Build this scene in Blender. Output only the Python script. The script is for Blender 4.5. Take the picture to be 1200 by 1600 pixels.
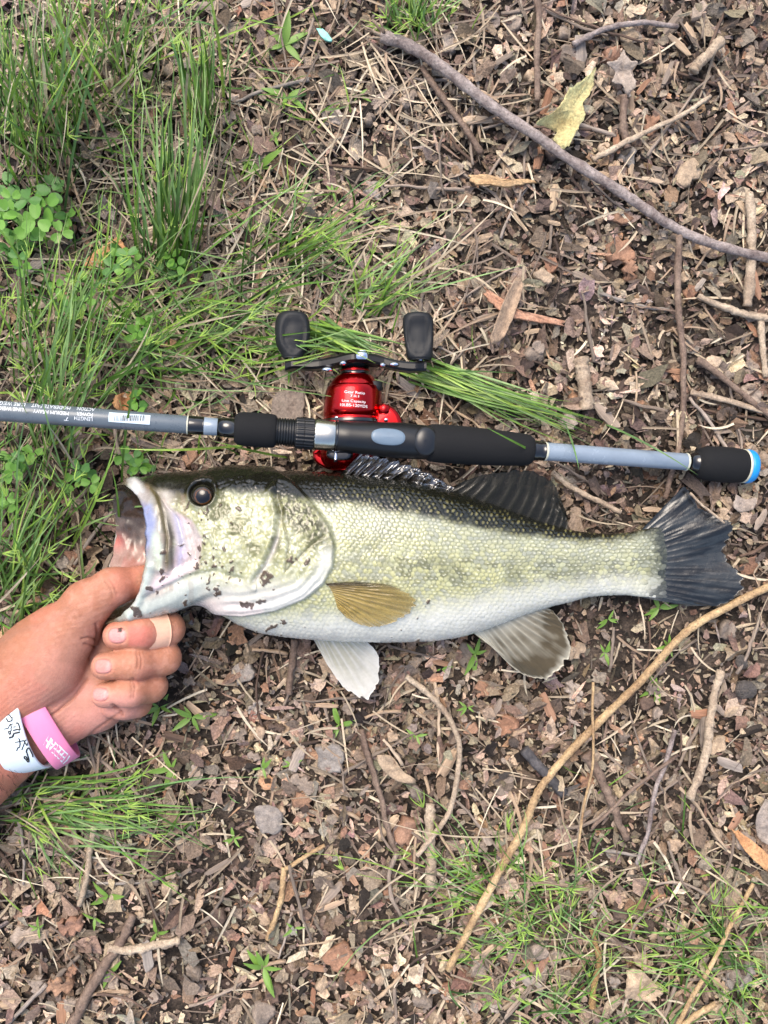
import bpy, math, random
import numpy as np
from mathutils import Vector, Matrix

for _o in list(bpy.data.objects):
    bpy.data.objects.remove(_o)
SC = bpy.context.scene
COL = SC.collection
rng = np.random.default_rng(7)
random.seed(7)

# ------------------------------------------------------------------ camera, sky, sun, exposure
H = 0.50                    # camera height over the ground, metres
S = 0.437 / 1200.0          # metres per photograph pixel on the ground
cam_d = bpy.data.cameras.new('camera')
cam = bpy.data.objects.new('camera', cam_d)
COL.objects.link(cam)
cam.location = (0, 0, H)
cam.rotation_euler = (0, 0, 0)
cam_d.sensor_fit = 'HORIZONTAL'
cam_d.sensor_width = 36.0
cam_d.lens = 36.0 * H / 0.437
cam_d.clip_start = 0.01
cam_d.clip_end = 500
SC.camera = cam

SUN_EL, SUN_AZ = math.radians(62), math.radians(-25)
world = bpy.data.worlds.new('World')
SC.world = world
world.use_nodes = True
wn = world.node_tree
bg = wn.nodes['Background']
sky = wn.nodes.new('ShaderNodeTexSky')
sky.sky_type = 'NISHITA'
sky.sun_disc = False
sky.sun_elevation = SUN_EL
sky.sun_rotation = SUN_AZ
sky.air_density = 1.0
sky.dust_density = 4.0
sky.ozone_density = 1.0
wn.links.new(sky.outputs[0], bg.inputs[0])
bg.inputs[1].default_value = 0.15

sun_d = bpy.data.lights.new('sun', 'SUN')
sun_d.energy = 1.1
sun_d.angle = math.radians(38)
sun_d.color = (1.0, 0.93, 0.83)
sun = bpy.data.objects.new('sun', sun_d)
COL.objects.link(sun)
_d = Vector((math.sin(SUN_AZ) * math.cos(SUN_EL), math.cos(SUN_AZ) * math.cos(SUN_EL), math.sin(SUN_EL)))
sun.rotation_euler = _d.to_track_quat('Z', 'Y').to_euler()

SC.view_settings.view_transform = 'Standard'
SC.view_settings.look = 'None'
SC.view_settings.gamma = 1.0
SC.view_settings.use_curve_mapping = False
SC.view_settings.exposure = 1.15
SC.view_settings.use_white_balance = True
SC.view_settings.white_balance_temperature = 6720
SC.render.engine = 'CYCLES'
SC.cycles.use_denoising = True
SC.cycles.max_bounces = 4
SC.cycles.diffuse_bounces = 3
SC.cycles.glossy_bounces = 3
SC.cycles.transparent_max_bounces = 8

# ------------------------------------------------------------------ helpers
def P(px, py, z=0.0):
    """photograph pixel + height (m) -> world point"""
    f = S * (1.0 - z / H)
    return ((px - 600.0) * f, -(py - 800.0) * f, z)

def PA(px, py, z):
    px = np.asarray(px, float); py = np.asarray(py, float); z = np.asarray(z, float) + 0 * px
    f = S * (1.0 - z / H)
    return np.stack([(px - 600.0) * f, -(py - 800.0) * f, z], -1)

def proj(v):
    """world points -> photograph pixels"""
    f = S * (1.0 - v[..., 2] / H)
    return v[..., 0] / f + 600.0, -v[..., 1] / f + 800.0

def lin(c):
    """sRGB 0-255 -> linear"""
    c = np.asarray(c, float) / 255.0
    return np.where(c <= 0.04045, c / 12.92, ((c + 0.055) / 1.055) ** 2.4)

def L4(r, g, b):
    return tuple(float(x) for x in lin((r, g, b))) + (1.0,)

def sstep(a, b, x):
    t = np.clip((x - a) / (b - a), 0, 1)
    return t * t * (3 - 2 * t)

def _hash(ix, iy, seed):
    h = (ix.astype(np.int64) * 374761393 + iy.astype(np.int64) * 668265263 + seed * 1442695041) & 0x7fffffff
    h = ((h ^ (h >> 13)) * 1274126177) & 0x7fffffff
    h = (h ^ (h >> 16)) & 0xffffff
    return h / float(0xffffff)

def vnoise(x, y, seed=0):
    x = np.asarray(x, float); y = np.asarray(y, float)
    ix = np.floor(x); iy = np.floor(y)
    fx = x - ix; fy = y - iy
    fx = fx * fx * (3 - 2 * fx); fy = fy * fy * (3 - 2 * fy)
    a = _hash(ix, iy, seed); b = _hash(ix + 1, iy, seed)
    c = _hash(ix, iy + 1, seed); d = _hash(ix + 1, iy + 1, seed)
    return (a * (1 - fx) + b * fx) * (1 - fy) + (c * (1 - fx) + d * fx) * fy

def fbm(x, y, seed=0, octv=4):
    s = 0; a = 0.5; t = 0
    for k in range(octv):
        s = s + a * vnoise(x * 2 ** k, y * 2 ** k, seed + 17 * k); t += a; a *= 0.5
    return s / t

def sd_poly(px, py, poly):
    """signed distance in pixels, positive inside"""
    poly = np.asarray(poly, float)
    d = np.full(px.shape, 1e9); inside = np.zeros(px.shape, bool)
    n = len(poly)
    for i in range(n):
        a = poly[i]; b = poly[(i + 1) % n]
        e = b - a
        wx = px - a[0]; wy = py - a[1]
        t = np.clip((wx * e[0] + wy * e[1]) / (e @ e), 0, 1)
        d = np.minimum(d, np.hypot(wx - e[0] * t, wy - e[1] * t))
        if a[1] != b[1]:
            c = ((a[1] <= py) & (b[1] > py)) | ((b[1] <= py) & (a[1] > py))
            xi = a[0] + (py - a[1]) / (b[1] - a[1]) * e[0]
            inside ^= c & (px < xi)
    return np.where(inside, d, -d)

def d_line(px, py, pts):
    """distance in pixels to an open polyline, and the parameter 0..1 along it"""
    pts = np.asarray(pts, float)
    d = np.full(np.shape(px), 1e9); tt = np.zeros(np.shape(px))
    n = len(pts) - 1
    for i in range(n):
        a = pts[i]; e = pts[i + 1] - a
        wx = px - a[0]; wy = py - a[1]
        t = np.clip((wx * e[0] + wy * e[1]) / (e @ e + 1e-9), 0, 1)
        q = np.hypot(wx - e[0] * t, wy - e[1] * t)
        tt = np.where(q < d, (i + t) / n, tt)
        d = np.minimum(d, q)
    return d, tt

def crom(pts, n, ts=None):
    """Catmull-Rom through pts; n samples"""
    p = np.asarray(pts, float)
    m = len(p)
    if ts is None:
        ts = np.linspace(0, m - 1, n)
    i = np.clip(np.floor(ts).astype(int), 0, m - 2)
    f = (ts - i)[:, None]
    q = np.vstack([2 * p[0] - p[1], p, 2 * p[-1] - p[-2]])
    a, b, c, d = q[i], q[i + 1], q[i + 2], q[i + 3]
    return 0.5 * ((2 * b) + (-a + c) * f + (2 * a - 5 * b + 4 * c - d) * f ** 2 + (-a + 3 * b - 3 * c + d) * f ** 3)

def grid_faces(nu, nv, wrap=False, off=0):
    i = np.arange(nu - 1)[:, None]
    j = np.arange(nv if wrap else nv - 1)[None, :]
    j2 = (j + 1) % nv
    f = np.stack([i * nv + j, (i + 1) * nv + j, (i + 1) * nv + j2, i * nv + j2], -1)
    return f.reshape(-1, 4) + off

def new_mesh(name, verts, faces, mat=None, smooth=True, col=None):
    """verts n x 3, faces: an array or a list of arrays / tuples; col n x 4 (linear)"""
    me = bpy.data.meshes.new(name)
    verts = np.asarray(verts, np.float32)
    if isinstance(faces, np.ndarray):
        faces = [faces]
    groups = []
    for f in faces:
        if isinstance(f, np.ndarray):
            groups.append(f)
        else:
            groups.append(np.asarray([f]))
    li = np.concatenate([g.reshape(-1) for g in groups]).astype(np.int32)
    sizes = np.concatenate([np.full(len(g), g.shape[1], np.int32) for g in groups])
    starts = np.concatenate([[0], np.cumsum(sizes)[:-1]]).astype(np.int32)
    me.vertices.add(len(verts))
    me.vertices.foreach_set('co', verts.reshape(-1))
    me.loops.add(len(li))
    me.loops.foreach_set('vertex_index', li)
    me.polygons.add(len(sizes))
    me.polygons.foreach_set('loop_start', starts)
    me.polygons.foreach_set('loop_total', sizes)
    me.polygons.foreach_set('use_smooth', np.full(len(sizes), bool(smooth)))
    if col is not None:
        ca = me.color_attributes.new('Col', 'FLOAT_COLOR', 'POINT')
        col = np.asarray(col, np.float32)
        if col.shape[1] == 3:
            col = np.concatenate([col, np.ones((len(col), 1), np.float32)], 1)
        ca.data.foreach_set('color', np.ascontiguousarray(col).reshape(-1))
    me.update(calc_edges=True)
    me.validate()
    if mat is not None:
        me.materials.append(mat)
    return me

def obj(name, me, parent=None):
    o = bpy.data.objects.new(name, me)
    COL.objects.link(o)
    if parent is not None:
        o.parent = parent
        o.matrix_parent_inverse = parent.matrix_world.inverted()
    return o

def empty(name, loc=(0, 0, 0)):
    o = bpy.data.objects.new(name, None)
    o.empty_display_size = 0.01
    COL.objects.link(o)
    o.location = loc
    o.matrix_world = Matrix.Translation(loc)
    return o

def tag(o, label, cat, group=None):
    o['label'] = label; o['category'] = cat
    if group:
        o['group'] = group
    return o

def tube_verts(path, radii, n=8, flat=1.0):
    """ring vertices along a 3-D path"""
    path = np.asarray(path, float); m = len(path)
    radii = np.asarray(radii, float) * np.ones(m)
    tan = np.gradient(path, axis=0)
    tan /= np.linalg.norm(tan, axis=1, keepdims=True) + 1e-12
    ref = np.array([0, 0, 1.0])
    if abs(tan[0] @ ref) > 0.9:
        ref = np.array([1.0, 0, 0])
    s = np.cross(tan, ref); s /= np.linalg.norm(s, axis=1, keepdims=True) + 1e-12
    t = np.cross(s, tan)
    a = np.linspace(0, 2 * np.pi, n, endpoint=False)
    v = path[:, None] + radii[:, None, None] * (np.cos(a)[None, :, None] * s[:, None] + flat * np.sin(a)[None, :, None] * t[:, None])
    return v.reshape(-1, 3)

def tube_mesh(name, path, radii, mat, n=8, flat=1.0, col=None):
    v = tube_verts(path, radii, n, flat)
    m = len(path)
    f = [grid_faces(m, n, True), tuple(range(n)), tuple(range((m - 1) * n, m * n))[::-1]]
    return new_mesh(name, v, f, mat, True, col)

class Acc:
    """collects many small pieces that are too many to count"""
    def __init__(s):
        s.v = []; s.f = []; s.c = []; s.n = 0
    def add(s, v, f, c):
        v = np.asarray(v, float).reshape(-1, 3)
        c = np.asarray(c, float)
        if c.ndim == 1:
            c = np.tile(c[:3], (len(v), 1))
        s.v.append(v); s.f.append(np.asarray(f) + s.n); s.c.append(c[:, :3]); s.n += len(v)
    def build(s, name, mat, smooth=False):
        tri = [f for f in s.f if f.shape[1] == 3]; quad = [f for f in s.f if f.shape[1] == 4]
        g = []
        if tri: g.append(np.concatenate(tri))
        if quad: g.append(np.concatenate(quad))
        return new_mesh(name, np.concatenate(s.v), g, mat, smooth, np.concatenate(s.c))

# ------------------------------------------------------------------ materials
def mat_new(name):
    m = bpy.data.materials.new(name)
    m.use_nodes = True
    nt = m.node_tree
    return m, nt, nt.nodes['Principled BSDF']

def N(nt, kind, **kw):
    n = nt.nodes.new(kind)
    for k, v in kw.items():
        if k in n.inputs.keys():
            n.inputs[k].default_value = v
        else:
            setattr(n, k, v)
    return n

def mix_rgb(nt, a, b, fac, mode='MULTIPLY'):
    n = nt.nodes.new('ShaderNodeMix')
    n.data_type = 'RGBA'; n.blend_type = mode
    for sock, val in ((n.inputs[6], a), (n.inputs[7], b), (n.inputs[0], fac)):
        if isinstance(val, bpy.types.NodeSocket):
            nt.links.new(val, sock)
        else:
            sock.default_value = val
    return n.outputs[2]

def surf_mat(name, color=None, attr=False, rough=0.6, spec=0.5, metal=0.0, coat=0.0, coat_rough=0.05,
             var=0.25, scale=300.0, bump=0.0, bump_scale=900.0, bump_dist=0.0004, stretch=(1, 1, 1),
             sss=0.0, sss_rad=(0.004, 0.0015, 0.0008), ramp=None, alpha=False, rough_var=0.0, ior=None, vein=0.0, vein_scale=400.0):
    """procedural surface: base colour (or colour attribute, or per-object ramp) x noise, plus fine relief"""
    m, nt, b = mat_new(name)
    tc = N(nt, 'ShaderNodeTexCoord')
    mp = N(nt, 'ShaderNodeMapping'); mp.inputs['Scale'].default_value = stretch
    nt.links.new(tc.outputs['Object'], mp.inputs['Vector'])
    nz = N(nt, 'ShaderNodeTexNoise', Scale=scale, Detail=6.0, Roughness=0.65)
    nt.links.new(mp.outputs[0], nz.inputs['Vector'])
    if attr:
        at = N(nt, 'ShaderNodeVertexColor', layer_name='Col')
        base = at.outputs[0]
        if alpha:
            nt.links.new(at.outputs[1], b.inputs['Alpha'])
    elif ramp:
        oi = N(nt, 'ShaderNodeObjectInfo')
        cr = N(nt, 'ShaderNodeValToRGB')
        while len(cr.color_ramp.elements) < len(ramp):
            cr.color_ramp.elements.new(0.5)
        for i, c in enumerate(ramp):
            cr.color_ramp.elements[i].position = i / (len(ramp) - 1)
            cr.color_ramp.elements[i].color = c
        nt.links.new(oi.outputs['Random'], cr.inputs[0])
        base = cr.outputs[0]
    else:
        base = color
    mr = N(nt, 'ShaderNodeMapRange')
    mr.inputs['From Min'].default_value = 0.25; mr.inputs['From Max'].default_value = 0.75
    mr.inputs['To Min'].default_value = 1 - var; mr.inputs['To Max'].default_value = 1 + var * 0.7
    nt.links.new(nz.outputs[0], mr.inputs['Value'])
    out = mix_rgb(nt, base, mr.outputs[0], 1.0, 'MULTIPLY')
    if vein:
        vo = N(nt, 'ShaderNodeTexVoronoi', Scale=vein_scale)
        vo.feature = 'DISTANCE_TO_EDGE'
        nt.links.new(mp.outputs[0], vo.inputs['Vector'])
        vr = N(nt, 'ShaderNodeMapRange')
        vr.inputs['From Min'].default_value = 0.0; vr.inputs['From Max'].default_value = 0.16
        vr.inputs['To Min'].default_value = 1 - vein; vr.inputs['To Max'].default_value = 1.0
        nt.links.new(vo.outputs[0], vr.inputs['Value'])
        out = mix_rgb(nt, out, vr.outputs[0], 1.0, 'MULTIPLY')
    nt.links.new(out, b.inputs['Base Color'])
    b.inputs['Roughness'].default_value = rough
    if rough_var:
        r2 = N(nt, 'ShaderNodeMapRange')
        r2.inputs['From Min'].default_value = 0.3; r2.inputs['From Max'].default_value = 0.7
        r2.inputs['To Min'].default_value = rough - rough_var; r2.inputs['To Max'].default_value = rough + rough_var
        nt.links.new(nz.outputs[0], r2.inputs['Value'])
        nt.links.new(r2.outputs[0], b.inputs['Roughness'])
    b.inputs['Specular IOR Level'].default_value = spec
    b.inputs['Metallic'].default_value = metal
    b.inputs['Coat Weight'].default_value = coat
    b.inputs['Coat Roughness'].default_value = coat_rough
    if ior:
        b.inputs['IOR'].default_value = ior
    if sss:
        b.inputs['Subsurface Weight'].default_value = sss
        b.inputs['Subsurface Radius'].default_value = (1.0, sss_rad[1] / sss_rad[0], sss_rad[2] / sss_rad[0])
        b.inputs['Subsurface Scale'].default_value = sss_rad[0]
    if bump:
        n2 = N(nt, 'ShaderNodeTexNoise', Scale=bump_scale, Detail=5.0, Roughness=0.6)
        nt.links.new(mp.outputs[0], n2.inputs['Vector'])
        bp = N(nt, 'ShaderNodeBump', Strength=bump, Distance=bump_dist)
        nt.links.new(n2.outputs[0], bp.inputs['Height'])
        nt.links.new(bp.outputs[0], b.inputs['Normal'])
    return m

# ------------------------------------------------------------------ ground
def gz(x, y):
    x = np.asarray(x, float); y = np.asarray(y, float)
    return (0.010 * (fbm(x * 11 + 3, y * 11 + 9, 5, 3) - 0.55) + 0.0045 * (fbm(x * 55, y * 55, 8, 3) - 0.5)
            + 0.0016 * (fbm(x * 260, y * 260, 12, 2) - 0.5))

def gpx(px, py):
    return gz((np.asarray(px, float) - 600) * S, -(np.asarray(py, float) - 800) * S)

soil_m, nt, b = mat_new('soil')
tc = N(nt, 'ShaderNodeTexCoord')
n1 = N(nt, 'ShaderNodeTexNoise', Scale=45.0, Detail=8.0, Roughness=0.7)
n2 = N(nt, 'ShaderNodeTexNoise', Scale=420.0, Detail=6.0, Roughness=0.7)
n3 = N(nt, 'ShaderNodeTexVoronoi', Scale=520.0)
for n_ in (n1, n2, n3):
    nt.links.new(tc.outputs['Object'], n_.inputs['Vector'])
cr = N(nt, 'ShaderNodeValToRGB')
cr.color_ramp.elements[0].position = 0.36; cr.color_ramp.elements[0].color = L4(36, 31, 28)
cr.color_ramp.elements[1].position = 0.68; cr.color_ramp.elements[1].color = L4(104, 92, 83)
e = cr.color_ramp.elements.new(0.5); e.color = L4(62, 54, 48)
nt.links.new(n1.outputs[0], cr.inputs[0])
mr = N(nt, 'ShaderNodeMapRange')
mr.inputs['From Min'].default_value = 0.3; mr.inputs['From Max'].default_value = 0.7
mr.inputs['To Min'].default_value = 0.55; mr.inputs['To Max'].default_value = 1.35
nt.links.new(n2.outputs[0], mr.inputs['Value'])
nt.links.new(mix_rgb(nt, cr.outputs[0], mr.outputs[0], 1.0), b.inputs['Base Color'])
b.inputs['Roughness'].default_value = 0.85
b.inputs['Specular IOR Level'].default_value = 0.3
bp = N(nt, 'ShaderNodeBump', Strength=0.9, Distance=0.0015)
ad = N(nt, 'ShaderNodeMath', operation='ADD')
nt.links.new(n2.outputs[0], ad.inputs[0]); nt.links.new(n3.outputs[0], ad.inputs[1])
nt.links.new(ad.outputs[0], bp.inputs['Height'])
nt.links.new(bp.outputs[0], b.inputs['Normal'])

def axis_samples(half, step, far):
    a = np.arange(0, half, step)
    g = [half]
    d = step
    while g[-1] < far:
        d *= 1.35
        g.append(g[-1] + d)
    a = np.concatenate([a, g])
    return np.concatenate([-a[:0:-1], a])
gxs = axis_samples(0.34, 0.0022, 30.0)
gys = axis_samples(0.42, 0.0022, 30.0)
GX, GY = np.meshgrid(gxs, gys, indexing='ij')
gv = np.stack([GX, GY, gz(GX, GY) - 0.001], -1).reshape(-1, 3)
g = obj('ground', new_mesh('ground', gv, grid_faces(len(gxs), len(gys)), soil_m))
g['kind'] = 'structure'

# ------------------------------------------------------------------ where things lie
def branch_y(x):
    return 62 + (x - 600) * 0.567

def stalk_side(x, y):
    """> 0 right of and below the long straw stalk"""
    return (x - 700) * (915 - 1515) - (y - 1515) * (1200 - 700)

LANDMARKS = [('the curled yellow leaf', 895, 170), ('the branch end at the right edge', 1170, 392), ("the branch's broken end", 610, 62), ("the branch's middle", 850, 225), ("the branch's lower bend", 1010, 325), ("the branch's upper part", 720, 125),
 ('the tan bark strip', 790, 280), ('the orange bark strip', 820, 490), ('the long purple twig', 1064, 500), ('the rod butt', 1125, 726), ('the blue grey butt tube', 960, 712), ('the rear foam grip', 750, 695),
 ('the right handle knob', 655, 530), ('the left handle knob', 457, 525), ('the red side plate', 550, 630), ('the fore grip', 400, 672), ('the barcode sticker', 205, 655), ('the rod lettering', 80, 648), ('the teal scrap', 507, 54),
 ('the orange bark piece', 165, 395), ('the big clover clump', 42, 318), ('the tall grass tuft', 268, 300), ('the corner grass clump', 80, 150), ("the fish's snout", 190, 757), ('the thumb', 150, 930), ('the index finger', 270, 985),
 ('the ring finger', 245, 1075), ('the pink wristband', 100, 1180), ("the fish's throat", 400, 985), ('the pelvic fin', 550, 1050), ("the fish's belly", 680, 1003), ('the anal fin', 830, 1030), ("the fish's tail stalk", 950, 935),
 ('the tail fin', 1130, 870), ("the tail fin's upper lobe", 1080, 765), ('the bent pale stick', 715, 1180), ('the short thick stick', 672, 1320), ('the thin brown stick', 590, 1230), ('the knotty grey stick', 1105, 1150), ('the brown stone', 1165, 1078),
 ("the straw stalk's upper end", 1090, 975), ("the straw stalk's middle", 930, 1135), ("the straw stalk's lower end", 740, 1440), ('the charred stick', 845, 1200), ('the cracked brown stick', 945, 1230), ('the rolled orange leaf', 1175, 1330),
 ('the crisp tan leaf piece', 1005, 1540), ('the ochre catkin', 932, 1510), ('the level mottled stick', 230, 1480), ('the slanting lower left stick', 165, 1530), ('the smooth grey leaf', 418, 1280), ('the broad leaved seedling', 412, 1512),
 ('the bent straw stem', 435, 1400), ('the lower right tuft', 1130, 1520), ('the spreading lower tuft', 850, 1420), ('the grass below the wristbands', 100, 1270), ('the short stick below the wristbands', 138, 1350), ('the slanting pale stick', 1010, 205),
 ('the stubby pale stick', 1105, 90), ('the crosswise top stick', 980, 40), ('the stout pale twig', 912, 600), ('the level right stick', 1150, 490), ('the leaning grass tuft', 500, 380), ('the forked grey stick', 1030, 1220)]
used_labels = set()
def place_label(desc, x, y):
    """what it looks like plus where it lies, told apart from the ones already placed"""
    near_ = sorted(LANDMARKS, key=lambda q: (q[1] - x) ** 2 + (q[2] - y) ** 2)[:4]
    def side(q):
        dx, dy = x - q[1], y - q[2]
        if abs(dx) > abs(dy):
            return ('right of ' if dx > 0 else 'left of ') + q[0]
        return ('below ' if dy > 0 else 'above ') + q[0]
    def diag(q):
        return ('below' if y > q[2] else 'above') + ' and ' + ('right' if x > q[1] else 'left') + ' of ' + q[0]
    opts = [side(near_[0]), diag(near_[0]), 'between ' + near_[0][0] + ' and ' + near_[1][0], side(near_[1]), diag(near_[1]), 'between ' + near_[0][0] + ' and ' + near_[2][0], side(near_[2]), diag(near_[2])]
    for o_ in opts:
        t = desc + ' ' + o_
        if len(t.split()) <= 16 and t not in used_labels:
            used_labels.add(t); return t
    return desc + ' ' + opts[0]

# how much the ground is covered with litter, grass, or shows dark soil
def soilness(px, py):
    s = np.zeros(np.shape(px))
    for cx, cy, r, w in ((1000, 985, 160, 1.0), (1080, 960, 130, 0.8), (1150, 1000, 90, 0.7), (930, 1290, 70, 0.6), (1010, 1480, 80, 0.6), (250, 1560, 110, 0.6), (640, 1440, 80, 0.6), (730, 130, 60, 0.4), (1130, 350, 60, 0.5), (330, 1290, 140, 0.6), (470, 1080, 90, 0.4),
                         (560, 1330, 110, 0.5), (860, 480, 60, 0.5), (930, 560, 60, 0.4), (690, 1330, 90, 0.5), (160, 1430, 150, 0.4), (120, 900, 90, 0.5)):
        s = np.maximum(s, w * np.exp(-((px - cx) ** 2 + (py - cy) ** 2) / (r * r)))
    return s

PAL = lin(np.array([[132, 117, 105], [153, 137, 122], [122, 105, 93], [98, 86, 76], [128, 121, 113], [180, 164, 145],
                    [66, 56, 49], [40, 35, 31], [140, 113, 94], [160, 147, 132], [112, 101, 92]]))
PAL = PAL * np.array((1.26, 1.21, 1.13))
PALW = np.array([18, 17, 13, 11, 12, 9, 7, 5, 5, 13, 11.0]); PALW /= PALW.sum()

litter_m = surf_mat('dead_leaf_litter', attr=True, rough=0.75, spec=0.35, var=0.6, scale=650.0, bump=0.9, bump_scale=1100.0, bump_dist=0.0009, vein=0.2, vein_scale=800.0)

def scatter_frags(n, smin, smax, zmax, acc, box=(-260, -260, 1460, 1860), k=6, elong=2.2, curl=0.25, tilt=0.35, palw=PALW, avoid=0.75):
    px = rng.uniform(box[0], box[2], n); py = rng.uniform(box[1], box[3], n)
    keep = rng.random(n) > soilness(px, py) * avoid
    px, py = px[keep], py[keep]; n = len(px)
    r = smin + (smax - smin) * rng.random(n) ** 2.2
    el = 1 + (elong - 1) * rng.random(n) ** 1.5
    a0 = rng.uniform(0, 2 * np.pi, n)
    ang = np.linspace(0, 2 * np.pi, k, endpoint=False)[None] + rng.uniform(-0.35, 0.35, (n, k))
    rad = r[:, None] * rng.uniform(0.55, 1.15, (n, k))
    lx = rad * np.cos(ang) * np.sqrt(el)[:, None]
    ly = rad * np.sin(ang) / np.sqrt(el)[:, None]
    cu = rng.normal(0, curl, n)
    lz = cu[:, None] * (ly ** 2 * el[:, None] - lx ** 2 * 0.25) / r[:, None] + rng.normal(0, 0.09, (n, k)) * r[:, None]
    lx = np.concatenate([lx, np.zeros((n, 1))], 1); ly = np.concatenate([ly, np.zeros((n, 1))], 1); lz = np.concatenate([lz, np.zeros((n, 1))], 1)
    tx = rng.normal(0, tilt, n); ty = rng.normal(0, tilt, n)
    lz = lz + lx * np.tan(np.clip(tx, -1, 1))[:, None] + ly * np.tan(np.clip(ty, -1, 1))[:, None]
    ca, sa = np.cos(a0)[:, None], np.sin(a0)[:, None]
    wx = px[:, None] + lx * ca - ly * sa; wy = py[:, None] + lx * sa + ly * ca
    X = (wx - 600) * S; Y = -(wy - 800) * S
    z = gz(X[:, -1], Y[:, -1]) + zmax * rng.random(n) ** 1.3
    lift = -np.minimum(0, lz.min(1)) * S * 0.45
    Z = (z + lift)[:, None] + lz * S
    v = np.stack([X, Y, Z], -1).reshape(-1, 3)
    base = (np.arange(n) * (k + 1))[:, None]
    j = np.arange(k)[None]
    f = np.stack([base + j, base + (j + 1) % k, base + k + 0 * j], -1).reshape(-1, 3)
    ci = rng.choice(len(PAL), n, p=palw)
    c = PAL[ci] * rng.uniform(0.7, 1.25, (n, 1)) * (1 + rng.normal(0, 0.05, (n, 3)))
    c = c * (0.66 + 0.62 * sstep(0.25, 0.7, fbm(px / 95.0, py / 95.0, 401, 3)))[:, None]
    c = np.repeat(np.clip(c, 0.008, 0.8), k + 1, 0)
    acc.add(v, f[:, ::-1], c)

acc = Acc()
scatter_frags(40000, 1.8, 5.5, 0.0038, acc, avoid=0.3, elong=3.5)
scatter_frags(32000, 3.2, 9, 0.0055, acc, elong=3.5, avoid=0.9, curl=0.35, tilt=0.4)
scatter_frags(5500, 8, 20, 0.0065, acc, k=10, elong=2.8, curl=0.5, tilt=0.3, avoid=0.95)
# the same litter goes on beyond the picture
scatter_frags(45000, 6, 17, 0.006, acc, box=(-2400, -2400, 3600, 4000), elong=3.0, curl=0.35)
# slivers of wood and stems
scatter_frags(8000, 4, 10, 0.007, acc, elong=16, curl=0.1, tilt=0.15, avoid=0.4)
lit = obj('leaf_litter', acc.build('leaf_litter', litter_m))
lit['kind'] = 'stuff'
tag(lit, 'crumbled grey brown leaf and bark litter covering the soil', 'leaf litter')

# ---- fine dry straws and pine needles
straw_m = surf_mat('dry_straw', attr=True, rough=0.6, spec=0.4, var=0.3, scale=600.0)
def add_blade(acc, base, ctrl, tip, w0, colr, nseg=9, fold=0.35, taper=0.12, coltip=None):
    """a folded grass blade along a quadratic curve; base/ctrl/tip are world points"""
    t = np.linspace(0, 1, nseg)[:, None]
    p = (1 - t) ** 2 * np.asarray(base) + 2 * t * (1 - t) * np.asarray(ctrl) + t ** 2 * np.asarray(tip)
    tan = np.gradient(p, axis=0); tan /= np.linalg.norm(tan, axis=1, keepdims=True) + 1e-12
    up = np.array([0, 0, 1.0]) + 0.25 * rng.normal(0, 1, 3)
    s = np.cross(tan, up); s /= np.linalg.norm(s, axis=1, keepdims=True) + 1e-12
    nrm = np.cross(s, tan)
    w = w0 * (taper + (1 - taper) * np.sin(np.pi * (0.18 + 0.82 * (1 - t)) * 0.62) ** 0.9) * (1 - t ** 5)
    w[-1] = w0 * 0.05
    v = np.concatenate([p - s * w, p - nrm * w * fold, p + s * w], 1).reshape(-1, 3)
    f = grid_faces(nseg, 3)
    c = np.tile(np.asarray(colr)[:3], (nseg, 1))
    if coltip is not None:
        c = c * (1 - t) + np.asarray(coltip)[:3] * t
    acc.add(v, f, np.repeat(c, 3, 0))

STRAW = lin(np.array([[172, 156, 132], [192, 176, 150], [144, 128, 108], [112, 98, 86], [154, 132, 110], [204, 192, 168]]))
acc = Acc()
def straw(px, py, length, a, z0, w, c):
    dx, dy = math.cos(a) * length / 2, math.sin(a) * length / 2
    bend = rng.normal(0, 0.12) * length
    h = float(gpx(px, py)) + z0
    add_blade(acc, P(px - dx, py - dy, h + rng.uniform(0, 0.003)), P(px - math.sin(a) * bend, py + math.cos(a) * bend, h + rng.uniform(0, 0.005)),
              P(px + dx, py + dy, h + rng.uniform(0, 0.003)), w, c, nseg=6, fold=0.5, taper=0.6)
for i in range(1400):
    px, py = rng.uniform(-150, 1350), rng.uniform(-150, 1750)
    c = STRAW[rng.integers(len(STRAW))] * rng.uniform(0.6, 1.05)
    straw(px, py, rng.uniform(20, 95), rng.uniform(0, math.pi), rng.uniform(0.002, 0.007), rng.uniform(0.0003, 0.0008), c)
# denser under the grass
for cx, cy, sx, sy, n in ((330, 420, 170, 120, 190), (120, 130, 130, 120, 150), (560, 480, 130, 70, 110), (300, 620, 200, 60, 130), (860, 1420, 150, 110, 90), (400, 220, 90, 90, 120), (620, 120, 90, 80, 100), (120, 1270, 110, 60, 80)):
    for i in range(n):
        px, py = rng.normal(cx, sx), rng.normal(cy, sy)
        c = STRAW[rng.integers(len(STRAW))] * rng.uniform(0.65, 1.1)
        straw(px, py, rng.uniform(40, 150), rng.uniform(0, math.pi), rng.uniform(0.003, 0.009), rng.uniform(0.0003, 0.0007), c)
o = obj('dry_straw', acc.build('dry_straw', straw_m, True))
o['kind'] = 'stuff'
tag(o, 'thin dry straws and needles strewn over the leaf litter', 'straw')

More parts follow.
